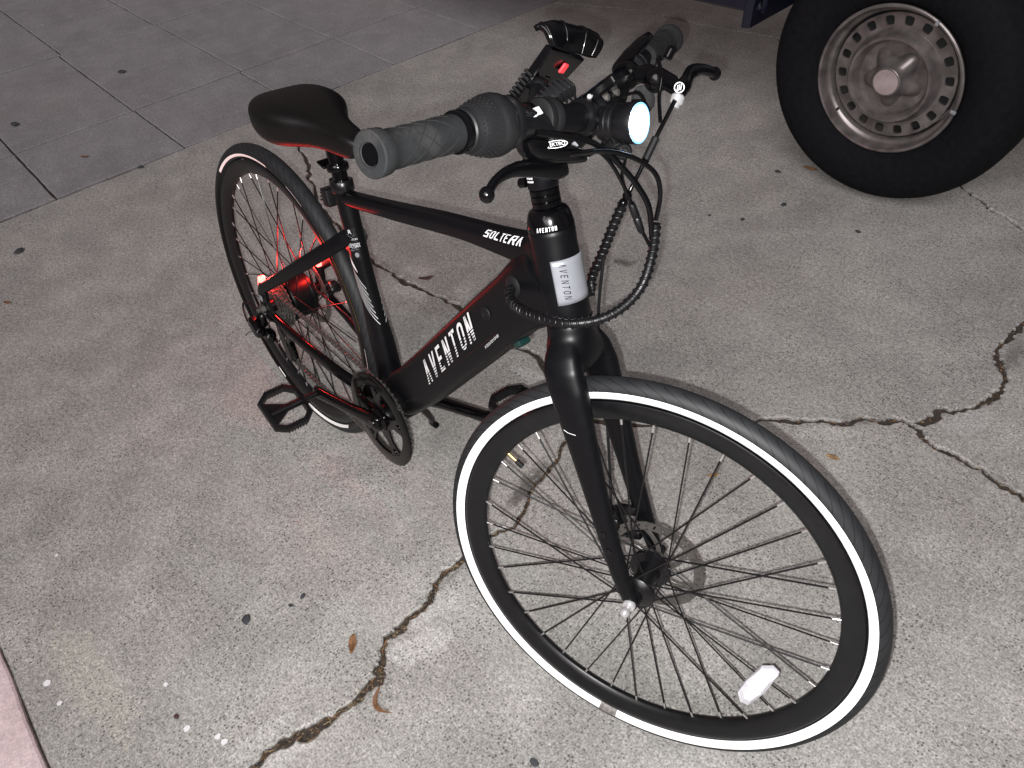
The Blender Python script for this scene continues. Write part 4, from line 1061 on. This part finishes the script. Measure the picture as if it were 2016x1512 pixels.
# ---- handlebar
BP = spline([(.033, -.332, .7215), (.048, -.23, .7145), (.066, -.13, .703), (.083, -.055, .688), (.088, -.03, .684), (.088, .03, .684), (.085, .055, .688), (.073, .13, .703), (.064, .23, .7145), (.057, .332, .7195)], 8)
def barp(b):
    for p0, p1 in zip(BP, BP[1:]):
        if p0.y <= b <= p1.y: return p0.lerp(p1, (b - p0.y) / (p1.y - p0.y))
    return BP[0] if b < 0 else BP[-1]
def bardir(b): return (barp(b + .008) - barp(b - .008)).normalized()
mb = NF(); mb.tube(BP, [(.0155 if abs(q.y) < .05 else (.0111 + .0044 * max(0, 1 - (abs(q.y) - .05) / .06))) for q in BP], 24, cap=False); part(mb, 'handlebar', 'frame')
def grip(sg, b_out, b_in):
    p0, p1 = barp(sg * b_out), barp(sg * b_in); d = p1 - p0; L = d.length; mb = NF()
    mb.lathe([(.0098, .026), (.0098, .0012), (.0112, 0), (.0195, 0), (.0208, .0015), (.0208, .006), (.0202, .014), (.0178, .017), (.0172, .03), (.0172, L - .03), (.0178, L - .004), (.017, L), (.0112, L)], 48, c=p0, axis=d)
    o = part(mb, 'grip', 'grip', 40)
    mb = NF(); u, w = frame_of(d); dn = d.normalized()
    for hand in (-1, 1):
        for k in range(7):
            P = []
            for i in range(17):
                t = i / 16; a = hand * (t * 3.4) + 2 * pi * k / 7; r = .01725 + .0004 * max(0, (t - .8) * 5)
                P.append(p0 + dn * (.024 + t * (L - .036)) + (u * cos(a) + w * sin(a)) * r)
            mb.tube(P, .00055, 5)
    mb.build('grip_groove', M['grip_cut'], o)
    return o
g1 = grip(-1, .3315, .227); g2 = grip(1, .3315, .205)
for sg in (-1, 1):
    mb = NF(); q0 = barp(sg * .3315); dq = barp(sg * .25) - q0; mb.lathe([(.0096, .0004), (.0090, .0012), (.0090, .020), (0, .0202)], 28, c=q0, axis=dq); part(mb, 'dark_bar_hole', 'gloss')  # black lining imitates the dark inside the open bar end
mb = NF(); mb.tube(spline([V((-.0005, -.0665, .295)), V((.006, -.0668, .291)), V((.016, -.0664, .288))], 5), .0004, 5); part(mb, 'scratch', 'white')
d0 = bardir(-.22)
mb = NF(); mb.lathe([(.0112, 0), (.0196, 0), (.0202, .001), (.0202, .0075), (.0196, .0085), (.0112, .0085)], 40, c=barp(-.2265), axis=d0); collar = part(mb, 'grip_collar', 'gloss')
# twist shifter
b0, b1 = -.2165, -.161; p0, p1 = barp(b0), barp(b1); dv = (p1 - p0); L = dv.length; mb = NF()
prof = [(.0112, 0), (.0185, 0), (.0200, .0015), (.0205, .006), (.0228, .0095), (.0252, .016), (.0270, .024), (.0282, .030), (.0288, .0325), (.0302, .035), (.0306, .043), (.0296, .049), (.027, .0525), (.020, L), (.0112, L)]
mb.lathe(prof, 56, c=p0, axis=dv); shifter = part(mb, 'twist_shifter', 'knurl', 30)
mb = NF(); u, w = frame_of(dv); dn = dv.normalized()
for row in range(6):
    y = .0085 + row * .0036; r = .0222 + (y - .0095) * .30
    for k in range(34):
        a = 2 * pi * (k + .5 * (row % 2)) / 34; e = u * cos(a) + w * sin(a)
        mb.sphere(p0 + dn * y + e * (r + .0004), .00115, 6)
mb.build('grip_stud', M['knurl'], shifter)
# shifter housing running on toward the stem
mb = NF()
H0, H1, H2 = barp(-.161), barp(-.134) + V((.0, 0, -.002)), barp(-.110) + V((.004, 0, -.010))
mb.loft([section(c, V((0, .12, 1)).normalized(), V((1, 0, 0)), a, b, 2.5, 24) for c, a, b in ((barp(-.164), .024, .025), (H0, .0265, .0265), (barp(-.152), .0225, .024), (H1, .017, .020), (H2, .013, .015), (H2 + V((.004, .012, -.003)), .008, .009))])
housing = part(mb, 'shifter_housing', 'plastic', 50)
mb = NF(); mb.rbox(barp(-.130) + V((.0165, 0, .006)), (.009, .022, .002), Matrix.Rotation(R_(62), 3, 'Y'), .0008); mb.build('gear_window', M['white'], housing)
mb = NF(); mb.rbox(barp(-.134) + V((.0178, 0, .0066)), (.004, .006, .0008), Matrix.Rotation(R_(62), 3, 'Y'), .0002); mb.build('gear_pointer', M['ink'], housing)

# ---- brake levers
def blade(path, widths, name, ball=None):
    mb = NF(); P = spline(path, 6); n = len(P); rings = []
    for i, p_ in enumerate(P):
        T = (P[min(i + 1, n - 1)] - P[max(i - 1, 0)]).normalized(); U = (V((0, 0, 1)) - T * T.z).normalized(); W = T.cross(U); k = i / (n - 1) * (len(widths) - 1); j = min(int(k), len(widths) - 2); f = k - j
        wv = widths[j] * (1 - f) + widths[j + 1] * f; rings.append(section(p_, U, W, wv, wv * .62, 2.3, 16))
    mb.loft(rings)
    if ball: mb.sphere(P[-1], ball, 16, (1, 1, 1.05))
    return part(mb, name, 'gloss', 60)
cR = barp(-.128)
mb = NF(); mb.lathe([(.0115, -.007), (.0165, -.007), (.0172, -.0055), (.0172, .0055), (.0165, .007), (.0115, .007)], 32, c=cR, axis=bardir(-.128))
mb.loft([section(V(c), V((0, -.4, 1)).normalized(), V((1, .2, 0)).normalized(), a, b, 2.8, 22) for c, a, b in (((.071, -.146, .678), .008, .008), ((.073, -.138, .674), .0135, .012), ((.077, -.118, .6665), .0155, .0135), ((.083, -.095, .659), .0135, .0125), ((.089, -.076, .6515), .010, .010), ((.091, -.069, .649), .0085, .0085))])
bodyR = part(mb, 'brake_lever_body', 'gloss', 50)
blade([(.080, -.088, .646), (.076, -.10, .6455), (.0715, -.14, .6565), (.070, -.175, .6635), (.0695, -.205, .6625), (.0700, -.2275, .6545)], [.0125, .0125, .0095, .0068, .0052, .0055], 'brake_lever', .0078)
mb = NF(); mb.lathe([(0, 0), (.0062, 0), (.0078, .002), (.0078, .007), (.0065, .0085), (.0055, .0095), (.0055, .013), (0, .013)], 18, c=(.0895, -.072, .651), axis=(.35, .9, -.3)); part(mb, 'cable_adjuster', 'chrome', 30)
# oval maker's mark and a pale line on the lever body
tn = V((.62, -.62, .48)).normalized(); tu = (V((.25, .9, -.36)) - tn * V((.25, .9, -.36)).dot(tn)).normalized(); tv = tn.cross(tu); tc_ = V((.0795, -.106, .663)) + tn * .0225
mb = NF(); n = 30
A1 = [tc_ + tu * (cos(2 * pi * i / n) * .0125) + tv * (sin(2 * pi * i / n) * .0042) for i in range(n)]; A2 = [tc_ + tu * (cos(2 * pi * i / n) * .0116) + tv * (sin(2 * pi * i / n) * .0035) for i in range(n)]
mb.add(A1 + A2, [[i, (i + 1) % n, n + (i + 1) % n, n + i] for i in range(n)]); mb.build('oval_mark', M['white'], bodyR, 0)
writing('TEKTRO', lambda u, v: FK @ (tc_ + tu * (u * .0052) + tv * (v * .0056)), 'maker_lettering', M['white'], bodyR)

cL = barp(.128)
mb = NF(); mb.lathe([(.0115, -.008), (.0165, -.008), (.0175, -.006), (.0175, .006), (.0165, .008), (.0115, .008)], 32, c=cL, axis=bardir(.128))
mb.loft([section(V(c), V((0, .3, 1)).normalized(), V((-.3, 1, 0)).normalized(), a, b, 2.8, 22) for c, a, b in (((.084, .128, .702), .009, .010), ((.10, .128, .699), .012, .012), ((.122, .124, .691), .0125, .0125), ((.140, .116, .681), .0125, .0115), ((.147, .108, .674), .010, .010))])
bodyL = part(mb, 'brake_lever_body', 'gloss', 50)
blade([(.144, .116, .678), (.146, .13, .682), (.144, .158, .690), (.146, .19, .688), (.150, .215, .681), (.151, .228, .676)], [.011, .0105, .009, .0075, .0068, .0072], 'brake_lever', .0085)
mb = NF(); mb.lathe([(0, 0), (.0068, 0), (.0084, .002), (.0084, .009), (.007, .011), (.0055, .012), (.0055, .016), (0, .016)], 18, c=(.1455, .104, .6735), axis=(-.25, -.45, -.75)); part(mb, 'cable_adjuster', 'chrome', 30)
cn = V((.45, -.86, .2)).normalized(); cu = V((.86, .45, 0)).normalized(); cv = cn.cross(cu); cc = V((.1425, .1115, .6795)) + cn * .0135
mb = NF(); n = 26
A1 = [cc + cu * (cos(2 * pi * i / n) * .0062) + cv * (sin(2 * pi * i / n) * .0062) for i in range(n)]; A2 = [cc + cu * (cos(2 * pi * i / n) * .0051) + cv * (sin(2 * pi * i / n) * .0051) for i in range(n)]
mb.add(A1 + A2, [[i, (i + 1) % n, n + (i + 1) % n, n + i] for i in range(n)])
for k in (-1, 0, 1): mb.add([cc + cu * (k * .0021 - .0016) + cv * -.0032, cc + cu * (k * .0021 - .0006) + cv * -.0032, cc + cu * (k * .0021 + .0016) + cv * .0032, cc + cu * (k * .0021 + .0006) + cv * .0032], [[0, 1, 2, 3]])
mb.build('round_mark', M['white'], bodyL, 0)
# round cut-off switch and thumb control on the left
sdv = V((.35, -.9, .1)).normalized(); mb = NF(); mb.lathe([(0, -.004), (.006, -.0032), (.011, -.001), (.0142, .003), (.0155, .008), (.0155, .026), (.013, .028), (0, .028)], 30, c=V((.117, .112, .693)), axis=-sdv); mb.cyl((.122, .14, .712), (.128, .146, .722), .006, 14, .0015); part(mb, 'switch_pod', 'gloss')
cD = barp(.155)
mb = NF(); mb.lathe([(.0115, -.012), (.0185, -.012), (.0200, -.010), (.0200, .010), (.0185, .012), (.0115, .012)], 36, c=cD, axis=bardir(.155)); mb.lathe([(.0195, -.004), (.0208, -.003), (.0208, .003), (.0195, .004)], 36, True, c=cD, axis=bardir(.155)); part(mb, 'control_clamp', 'plastic')
mb = NF(); d = V((.3, .86, .36)).normalized(); mb.loft([section(V((.062, .123, .711)) + d * (t * .075), V((-.62, .1, .78)).normalized(), V((.75, -.2, .62)).normalized(), a, b, 2.4, 18) for t, a, b in ((0, .004, .008), (.06, .008, .0115), (.3, .0095, .0125), (.7, .0085, .0115), (.93, .006, .008), (1, .003, .004))]); part(mb, 'thumb_control', 'gloss', 60)
mb = NF(); mb.loft([section(V((.094, .118, .682)) + V((0, 0, -z)), V((1, .3, 0)).normalized(), V((0, 1, 0)), a, .004, 2.2, 20) for z, a in ((-.006, .006), (0, .012), (.010, .015), (.020, .013), (.026, .006))]); part(mb, 'control_paddle', 'grip', 50)

# ---- headlamp on the stem front
ld_ = V((.975, -.15, -.10)).normalized(); lc = V((.142, -.0215, .668))
mb = NF(); mb.lathe([(0, -.046), (.0165, -.046), (.0198, -.043), (.0198, -.039), (.0188, -.038), (.0188, -.036), (.0200, -.035), (.0200, -.032), (.0190, -.031), (.0190, -.029), (.0204, -.028), (.0204, -.025), (.0194, -.024), (.0194, -.022), (.0208, -.020), (.0222, -.006), (.0224, .001), (.0216, .0025), (.0200, .002), (.0188, -.004), (0, -.0045)], 48, c=lc, axis=ld_); lamp = part(mb, 'headlight', 'plastic', 30)
mb = NF(); mb.lathe([(0, .0052), (.008, .0048), (.014, .0040), (.0190, .0030), (.0204, .0022)], 40, c=lc, axis=ld_); lens = mb.build('lens', M['lamp_on'], lamp)
mb = NF(); mb.lathe([(.0186, .0036), (.0204, .0026), (.0214, .0030)], 40, c=lc, axis=ld_); mb.f = mb.f[:-2]; mb.mi = mb.mi[:-2]; mb.build('lens_rim', M['lamp_rim'], lamp)
mb = NF(); mb.rbox((.112, -.02, .643), (.022, .020, .022), None, .005); mb.cyl((.126, -.03, .641), (.112, -.012, .641), .0095, 18, .002); mb.rbox((.105, -.015, .655), (.016, .016, .03), Matrix.Rotation(R_(20), 3, 'Y'), .003); mb.cyl((.128, -.033, .641), (.126, -.030, .641), .0045, 12, .0008); lb_ = mb.build('lamp_bracket', M['alloy_black'], lamp)
sp = bpy.data.lights.new('headlight_beam', 'SPOT'); sp.energy = 9.0; sp.color = (.5, .64, 1.0); sp.spot_size = R_(120); sp.spot_blend = .9; sp.shadow_soft_size = .014
so = bpy.data.objects.new('headlight_beam', sp); link(so, lens)
so.matrix_local = Matrix.Translation(FK @ (lc + ld_ * .006)) @ (FK.to_3x3() @ ld_).to_track_quat('-Z', 'Y').to_matrix().to_4x4()

# ---- bike display beside the stem: long body seen from its edge
def plate(A_, B_, bw, th, b0, name, m_, parent=None, r=.004):
    """flat box from A to B (a, c in the steering plane), th thick, bw wide in b starting at b0"""
    d = V((B_[0] - A_[0], 0, B_[1] - A_[1])); c = V(((A_[0] + B_[0]) / 2, b0 + bw / 2, (A_[1] + B_[1]) / 2)); x = d.normalized(); y = V((0, 1, 0)); z = x.cross(y)
    mb = NF(); mb.rbox(c, (d.length, bw, th), Matrix((x, y, z)).transposed(), r); return part(mb, name, m_, 38, parent)
disp = plate((.052, .681), (.128, .7185), .046, .0125, -.034, 'display', 'gloss')
mb = NF(); x = V((.064, 0, .032)).normalized(); z = x.cross(V((0, 1, 0))); mb.rbox(V((.090, -.011, .700)) + (z if z.z > 0 else -z) * .0064, (.052, .038, .0008), Matrix((x, V((0, 1, 0)), z)).transposed(), .0003); mb.build('screen', M['glass'], disp)
mb = NF(); mb.cyl((.0975, -.0365, .7045), (.0975, -.0335, .7035), .0028, 12, .0005); mb.build('bolt', M['chrome'], disp)
mb = NF(); mb.lathe([(.0155, -.006), (.0195, -.006), (.0205, -.004), (.0205, .004), (.0195, .006), (.0155, .006)], 30, c=barp(-.040), axis=bardir(-.04)); mb.rbox((.082, -.033, .668), (.018, .010, .022), None, .003); mb.build('display_clamp', M['alloy_black'], disp)

# ---- phone mount clamped right of the stem
mount = empty('phone_mount', FK.copy(), bike)
def mbuild(mb, name, m_, smooth=38): return mb.build(name, M[m_] if isinstance(m_, str) else m_, mount, smooth)
mb = MB(); cM = barp(-.097)
mb.lathe([(.0112, -.011), (.0175, -.011), (.0205, -.0095), (.0212, -.004), (.0195, 0), (.0212, .004), (.0205, .0095), (.0175, .011), (.0112, .011)], 36, c=cM, axis=bardir(-.097)); mbuild(mb, 'clamp_ring', 'rubber')
mb = MB(); mb.tube([cM + V((-.006, .010, .012)), V((.044, -.062, .708)), V((.036, -.034, .722))], [.009, .0085, .009], 16); mb.sphere((.036, -.032, .722), .0115, 18); mbuild(mb, 'ball_arm', 'plastic')
# wing knob
kx = V((.40, .62, .30)).normalized(); kz = (V((.3, -.6, .75)) - kx * V((.3, -.6, .75)).dot(kx)).normalized(); ky = kz.cross(kx); KR = Matrix((kx, ky, kz)).transposed(); kc = V((.060, -.050, .7105))
mb = MB(); rings = [section(kc + kx * (t * .028) + kz * (-.006 * t * t), ky, kz, a, b, 2.8, 20) for t, a, b in ((-1.05, .005, .005), (-1, .008, .008), (-.5, .0095, .010), (0, .0105, .011), (.5, .0095, .010), (1, .0085, .009), (1.06, .005, .006))]
mb.loft(rings)
for i in range(-4, 5): mb.rbox(kc + kx * (i * .0062) + kz * (-.006 * (i * .0062 / .028) ** 2), (.0026, .0205, .0215), KR, .0008)
mbuild(mb, 'wing_knob', 'knurl')
# tilted plate: four corners in the steering frame (near edge A-B, far edge D-C)
PA, PBq, PC, PD = V((.0014, -.050, .7019)), V((.0603, -.030, .7568)), V((.0649, .035, .7357)), V((.0314, .035, .7141))
pn = (PBq - PA).cross(PD - PA).normalized()
if pn.dot(V((.45, -.85, .07))) < 0: pn = -pn
th = .011
mb = MB(); q = [PA, PBq, PC, PD]; ctr = sum(q, V()) / 4
mb.loft([[p_ + (ctr - p_).normalized() * .002 + pn * .0 for p_ in q], [p_ - pn * .0018 for p_ in q], [p_ - pn * (th - .0018) for p_ in q], [p_ + (ctr - p_).normalized() * .002 - pn * th for p_ in q]]); mbuild(mb, 'back_plate', 'gloss', 30)
mb = MB(); ed = (PBq - PA).normalized(); ev = (PD - PA); ev = (ev - ed * ev.dot(ed)).normalized(); er = Matrix((ed, ev, ed.cross(ev))).transposed()
for i in range(9): mb.rbox(PA + (PBq - PA) * (.04 + i * .068) - pn * (th * .5) - ev * .003, (.0036, .007, th * 1.05), er, .0009)
mbuild(mb, 'ratchet_teeth', 'plastic')
bc = PBq * .30 + PC * .38 + PA * .10 + PD * .22; mb = MB(); mb.rbox(bc + pn * .001, (.0125, .0115, .003), er, .0015); mbuild(mb, 'release_button', 'red_button')
mb = MB()
for i in range(4): mb.rbox(PA * .34 + PD * .3 + PBq * .2 + PC * .16 + ed * (i * .004 - .006) + pn * .0006, (.0018, .012, .0012), er, .0004)
mbuild(mb, 'moulded_ribs', 'knurl')
# claw: curved double-humped jaw along the plate's upper edge
rows = [[(.0609, -.030, .7598), (.0600, -.012, .7543), (.0609, .006, .7494), (.0637, .022, .7445), (.0669, .036, .7386), (.0707, .048, .7362)],
        [(.0589, -.032, .7692), (.0621, -.012, .7644), (.0644, .008, .7592), (.0680, .024, .7554), (.0726, .040, .7514), (.0771, .052, .7424)],
        [(.0561, -.032, .7769), (.0612, -.010, .7747), (.0652, .010, .7684), (.0695, .027, .7644), (.0743, .044, .7603), (.0784, .056, .7493)],
        [(.0497, -.032, .7822), (.0564, -.008, .7818), (.0603, .012, .7756), (.0639, .030, .7701), (.0673, .048, .7646), (.0710, .060, .7548)],
        [(.0446, -.033, .7809), (.0489, -.006, .7814), (.0531, .014, .7767), (.0556, .034, .7707), (.0589, .052, .7647), (.0627, .064, .7554)]]
mb = MB(); G_ = [spline(r, 5) for r in rows]; cols = [spline([r[i] for r in G_], 5) for i in range(len(G_[0]))]
nr = len(cols[0]); mb.add([p_ for c in cols for p_ in c], [[i * nr + j, i * nr + j + 1, (i + 1) * nr + j + 1, (i + 1) * nr + j] for i in range(len(cols) - 1) for j in range(nr - 1)])
claw = mbuild(mb, 'claw', 'gloss', 60); so_ = claw.modifiers.new('thickness', 'SOLIDIFY'); so_.thickness = .006; so_.offset = 0
for i in (1, 8, 17, 23):
    mb = MB(); mb.tube([p_ + V((.0018, -.0018, .0018)) for p_ in cols[min(i, len(cols) - 1)]], .0024, 8); mbuild(mb, 'claw_rib', 'gloss', 60)

# ---- cables
def cable(pts, r, name='cable', m_='gloss', fk=False):
    mb = NF() if fk else NB(); mb.tube(spline([V(p_) for p_ in pts], 8), r, 10); return part(mb, name, m_, 60)
def wrap(pts, r, pitch=.0085):
    P = spline([V(p_) for p_ in pts], 14); mb = NB(); mb.tube(P, r, 10)
    tot = 0; u = None; Hx = []
    for i in range(len(P) - 1):
        T = (P[i + 1] - P[i]); l = T.length; T.normalize()
        if u is None: u, _ = frame_of(T)
        u = (u - T * u.dot(T)).normalized(); w = T.cross(u)
        for k in range(4):
            s_ = tot + l * k / 4; a = 2 * pi * s_ / pitch; Hx.append(P[i].lerp(P[i + 1], k / 4) + (u * cos(a) + w * sin(a)) * r * 1.02)
        tot += l
    mb.tube(Hx, r * .30, 6); return part(mb, 'spiral_wrap', 'plastic', 60)
wrap([(.7837, -.036, .4149), (.7978, -.05, .4125), (.8214, -.06, .4152), (.8545, -.068, .424), (.8844, -.07, .4328), (.9202, -.062, .4405), (.944, -.035, .4466), (.9557, -.005, .4589), (.9586, .02, .4799), (.9555, .035, .5141), (.9511, .04, .5503)], .0054)
wrap([(.852, .030, .425), (.851, .045, .405), (.8494, .052, .408), (.845, .055, .4233), (.8552, .06, .4608), (.8642, .065, .4997), (.8736, .07, .5354)], .0056, .0095)
mb = NB(); mb.sphere((.8785, .071, .548), .0062, 12); mb.sphere((.8742, .070, .5372), .0062, 12); part(mb, 'cable_tie', 'gloss')
cable([(.8736, .07, .5354), (.8763, .08, .5549), (.8754, .1, .5817), (.8775, .115, .6103), (.8829, .125, .6373), (.8867, .13, .6541)], .0027)
mb = NB(); mb.tube(spline([V((.8756, .099, .580)), V((.8775, .115, .6103))]), .0048, 12); part(mb, 'cable_sleeve', 'rubber')
cable([(.9505, .04, .555), (.9524, .04, .5857), (.951, .03, .6124), (.9399, .015, .6289), (.9317, -.01, .6424), (.9318, -.04, .6535), (.94, -.075, .6643), (.9435, -.1, .6708)], .0028, m_='gloss')
cable([(.9527, .035, .5331), (.9468, .03, .5712), (.9371, .02, .5955), (.9294, 0, .621), (.925, -.02, .6413), (.9261, -.05, .6637), (.9226, -.08, .6759), (.912, -.115, .686)], .0034)
cable([(.955, .03, .5259), (.9426, .025, .5456), (.9345, .015, .5746), (.925, .01, .5943), (.921, -.01, .6257), (.9194, -.03, .6451), (.9341, -.062, .656)], .0022)
mb = NB(); A_, B_ = V((.9317, .015, .5779)), V((.9447, .025, .5413)); mb.tube([A_, A_.lerp(B_, .1), A_.lerp(B_, .45), A_.lerp(B_, .5), A_.lerp(B_, .55), A_.lerp(B_, .9), B_], [.003, .0045, .0048, .0038, .0048, .0042, .0028], 14); part(mb, 'cable_plug', 'plastic')
cable([(.10, .025, .69), (.114, .058, .688), (.118, .064, .666), (.112, .052, .648), (.098, .02, .645)], .0019, fk=True)
cable([(.846, .14, .6899), (.8631, .13, .6757), (.8708, .12, .6563), (.8926, .1, .6372)], .0024)
cable([(.895, .02, .640), (.900, .035, .615), (.885, .05, .585), (.8785, .069, .550)], .0022)
# cable port on the down tube
mb = NB(); pd = V((-.05, -1, .05)).normalized(); mb.lathe([(0, .0045), (.007, .0045), (.0125, .0035), (.0155, .001), (.016, -.002)], 30, c=(.7800, -.0285, .412), axis=pd); part(mb, 'cable_port', 'rubber')
mb = NB(); mb.lathe([(0, .0006), (.007, .0006), (.0072, .002), (.0095, .002), (.0105, .0008), (.0105, -.002)], 28, c=(.722, -.0290, .338), axis=(0, -1, 0)); part(mb, 'lock_cover', 'rubber')
mb = NB(); mb.rbox((.772, -.004, .303), (.016, .022, .012), Matrix.Rotation(R_(-50), 3, 'Y'), .002); part(mb, 'battery_tab', 'green')
mb = NB(); a_, b_ = V((.455, -.0292, -.014)), V((.745, -.0292, .315)); mb.tube([a_, b_], .0007, 5); part(mb, 'battery_seam', 'ink')

# ---- markings
BANDS = ((.44, 1.01), (.335, .40), (.235, .295), (.14, .19), (.05, .09), (-.02, .005))
BANDS = ((.42, 1.01), (.315, .375), (.21, .27), (.105, .165), (-.01, .06))
dd = V((.619, 0, .786)).normalized(); dn = V((-.786, 0, .619)).normalized(); db = V((.561, -.0299, .106)); Hh = .0385
def put_dt(u, v): return BL @ (db + dd * (u * Hh) + dn * (v * Hh))
lettering('AVENTON', put_dt, 'frame_lettering', M['white'], down_tube, step=.86, bands=BANDS, slant=.58, t=.155, w=.56)
writing('INTEGRATED POWER', lambda u, v: BL @ (V((.735, -.0299, .2955)) + dd * (u * .0052) + dn * (v * .0056) + dd * (v * .002)), 'battery_lettering', M['white'], down_tube)
def put_tt(u, v):
    x_ = .700 + u * .0139
    return tt.surf(.5 + (x_ - .62) / .14 * .25 if x_ < .76 else .75 + (x_ - .76) / .055 * .25, R_(16 + v * 42), .0014)
lettering('SOLTERA', put_tt, 'model_lettering', M['white'], top_tube, step=.86, slant=.45, t=.19, w=.66, bands=[(-.01, .12)] + [(.12 * i, .12 * i + .12) for i in range(1, 8)] + [(.96, 1.01)])
# cable guide bosses under the top tube
for x in (.16, .235):
    c, T, U, W, a, b, p_ = tt.at(x * 1.6); mb = NB(); mb.sphere(c - W * (b + .001), .0045, 10, (1, 1, .7)); part(mb, 'frame_boss', 'gloss')
# seat-tube sticker
def put_st(t, ang, off=.0008): return st.surf(t, R_(ang), off)
mb = MB(); P = []
nt_, na_ = 8, 8
for i in range(nt_ + 1):
    for j in range(na_ + 1): P.append(put_st(.688 + .135 * i / nt_, 8 + 62 * j / na_, .0006))
mb.add(P, [[i * (na_ + 1) + j, i * (na_ + 1) + j + 1, (i + 1) * (na_ + 1) + j + 1, (i + 1) * (na_ + 1) + j] for i in range(nt_) for j in range(na_)])
stick = mb.build('frame_sticker', M['ink'], seat_tube, 60)
for tx, t0, a0, sz in (('R', .806, 36, .012), ('AVENTON', .772, 40, .0045), ('AVENTON', .750, 40, .0055), ('SOLTERA', .741, 40, .0062)):
    writing(tx, (lambda t0, a0, sz: (lambda u, v: put_st(t0 + v * sz * 2.25, a0 + u * sz * 3000, .0011)))(t0, a0, sz), 'sticker_lettering', M['white'], seat_tube)
mb = MB(); cpt = [put_st(.706 + .0098 * sin(2 * pi * i / 24), 46 + 13 * cos(2 * pi * i / 24), .0011) for i in range(24)]; mb.add(cpt, [list(range(24))])
for t0, a0, a1 in ((.793, 14, 60), (.787, 22, 54), (.782, 22, 44), (.733, 26, 52), (.726, 14, 42), (.723, 14, 34), (.728, 48, 62)):
    mb.add([put_st(t0, a0, .0011), put_st(t0, a1, .0011), put_st(t0 + .0018, a1, .0011), put_st(t0 + .0018, a0, .0011)], [[0, 1, 2, 3]])
mb.build('sticker_print', M['badge'], seat_tube, 0)
# white arrow of converging stripes, mirrored on both sides of the tube
mb = MB()
for mir in (0, 1):
    f = (lambda a: a) if not mir else (lambda a: 180 - a)
    for k in range(7):
        S_ = (.660 - .002 * k, -34 + 1.2 * k); E_ = (.408 + .0262 * k, 76 - 4.5 * k); C_ = (.522 + .017 * k, -20 + 3 * k); n = 22
        pts_ = [((1 - x) ** 2 * S_[0] + 2 * x * (1 - x) * C_[0] + x * x * E_[0], (1 - x) ** 2 * S_[1] + 2 * x * (1 - x) * C_[1] + x * x * E_[1]) for x in [i / n for i in range(n + 1)]]
        for (t0, a0), (t1, a1) in zip(pts_, pts_[1:]):
            wt = .0042; mb.add([put_st(t0, f(a0), .0009), put_st(t1, f(a1), .0009), put_st(t1 + wt, f(a1), .0009), put_st(t0 + wt, f(a0), .0009)], [[0, 1, 2, 3]])
    n = 8; e0 = [(.730 - .050 * i / n, -42 + 34 * i / n) for i in range(n + 1)] ; e1 = [(.672 - .040 * i / n, -30 + 50 * i / n) for i in range(n + 1)]
    for i in range(n): mb.add([put_st(e0[i][0], f(e0[i][1])), put_st(e0[i + 1][0], f(e0[i + 1][1])), put_st(e1[i + 1][0], f(e1[i + 1][1])), put_st(e1[i][0], f(e1[i][1]))], [[0, 1, 2, 3]])
mb.build('frame_stripes', M['white'], seat_tube, 0)
# head badge wrapped round the front of the head tube
def put_head(c, az, r=.0312):
    """az: degrees from straight ahead toward the right-hand side"""
    f = V((.949349, 0, .314223)); q = V((.993805, 0, -.017306)) + axis_dir * c + (f * cos(R_(az)) + V((0, -1, 0)) * sin(R_(az))) * r; return BL @ q
mb = MB(); n1, n2 = 8, 26; P = []
for i in range(n1 + 1):
    for j in range(n2 + 1): P.append(put_head(.4575 + .059 * i / n1, -58 + 116 * j / n2, .0316))
mb.add(P, [[i * (n2 + 1) + j, i * (n2 + 1) + j + 1, (i + 1) * (n2 + 1) + j + 1, (i + 1) * (n2 + 1) + j] for i in range(n1) for j in range(n2)])
badge = mb.build('head_badge', M['badge'], head_tube, 60); sb = badge.modifiers.new('thickness', 'SOLIDIFY'); sb.thickness = .0006; sb.offset = -1
lettering('AVENTON', lambda u, v: put_head(.5120 - u * .0077, 40 - v * 17, .0322), 'badge_lettering', M['ink'], head_tube, step=.92, slant=.25, t=.10, w=.52)
# small word on the headset cover (turns with the frame)
lettering('AVENTON', lambda u, v: FK @ (V((cos(R_(-98 + u * 8.2)), sin(R_(-98 + u * 8.2)), 0)) * (.0304 - v * .0006) + V((0, 0, .5545 + v * .0055))), 'cover_lettering', M['white'], head_cap, step=.92, slant=.12, t=.2, w=.6)
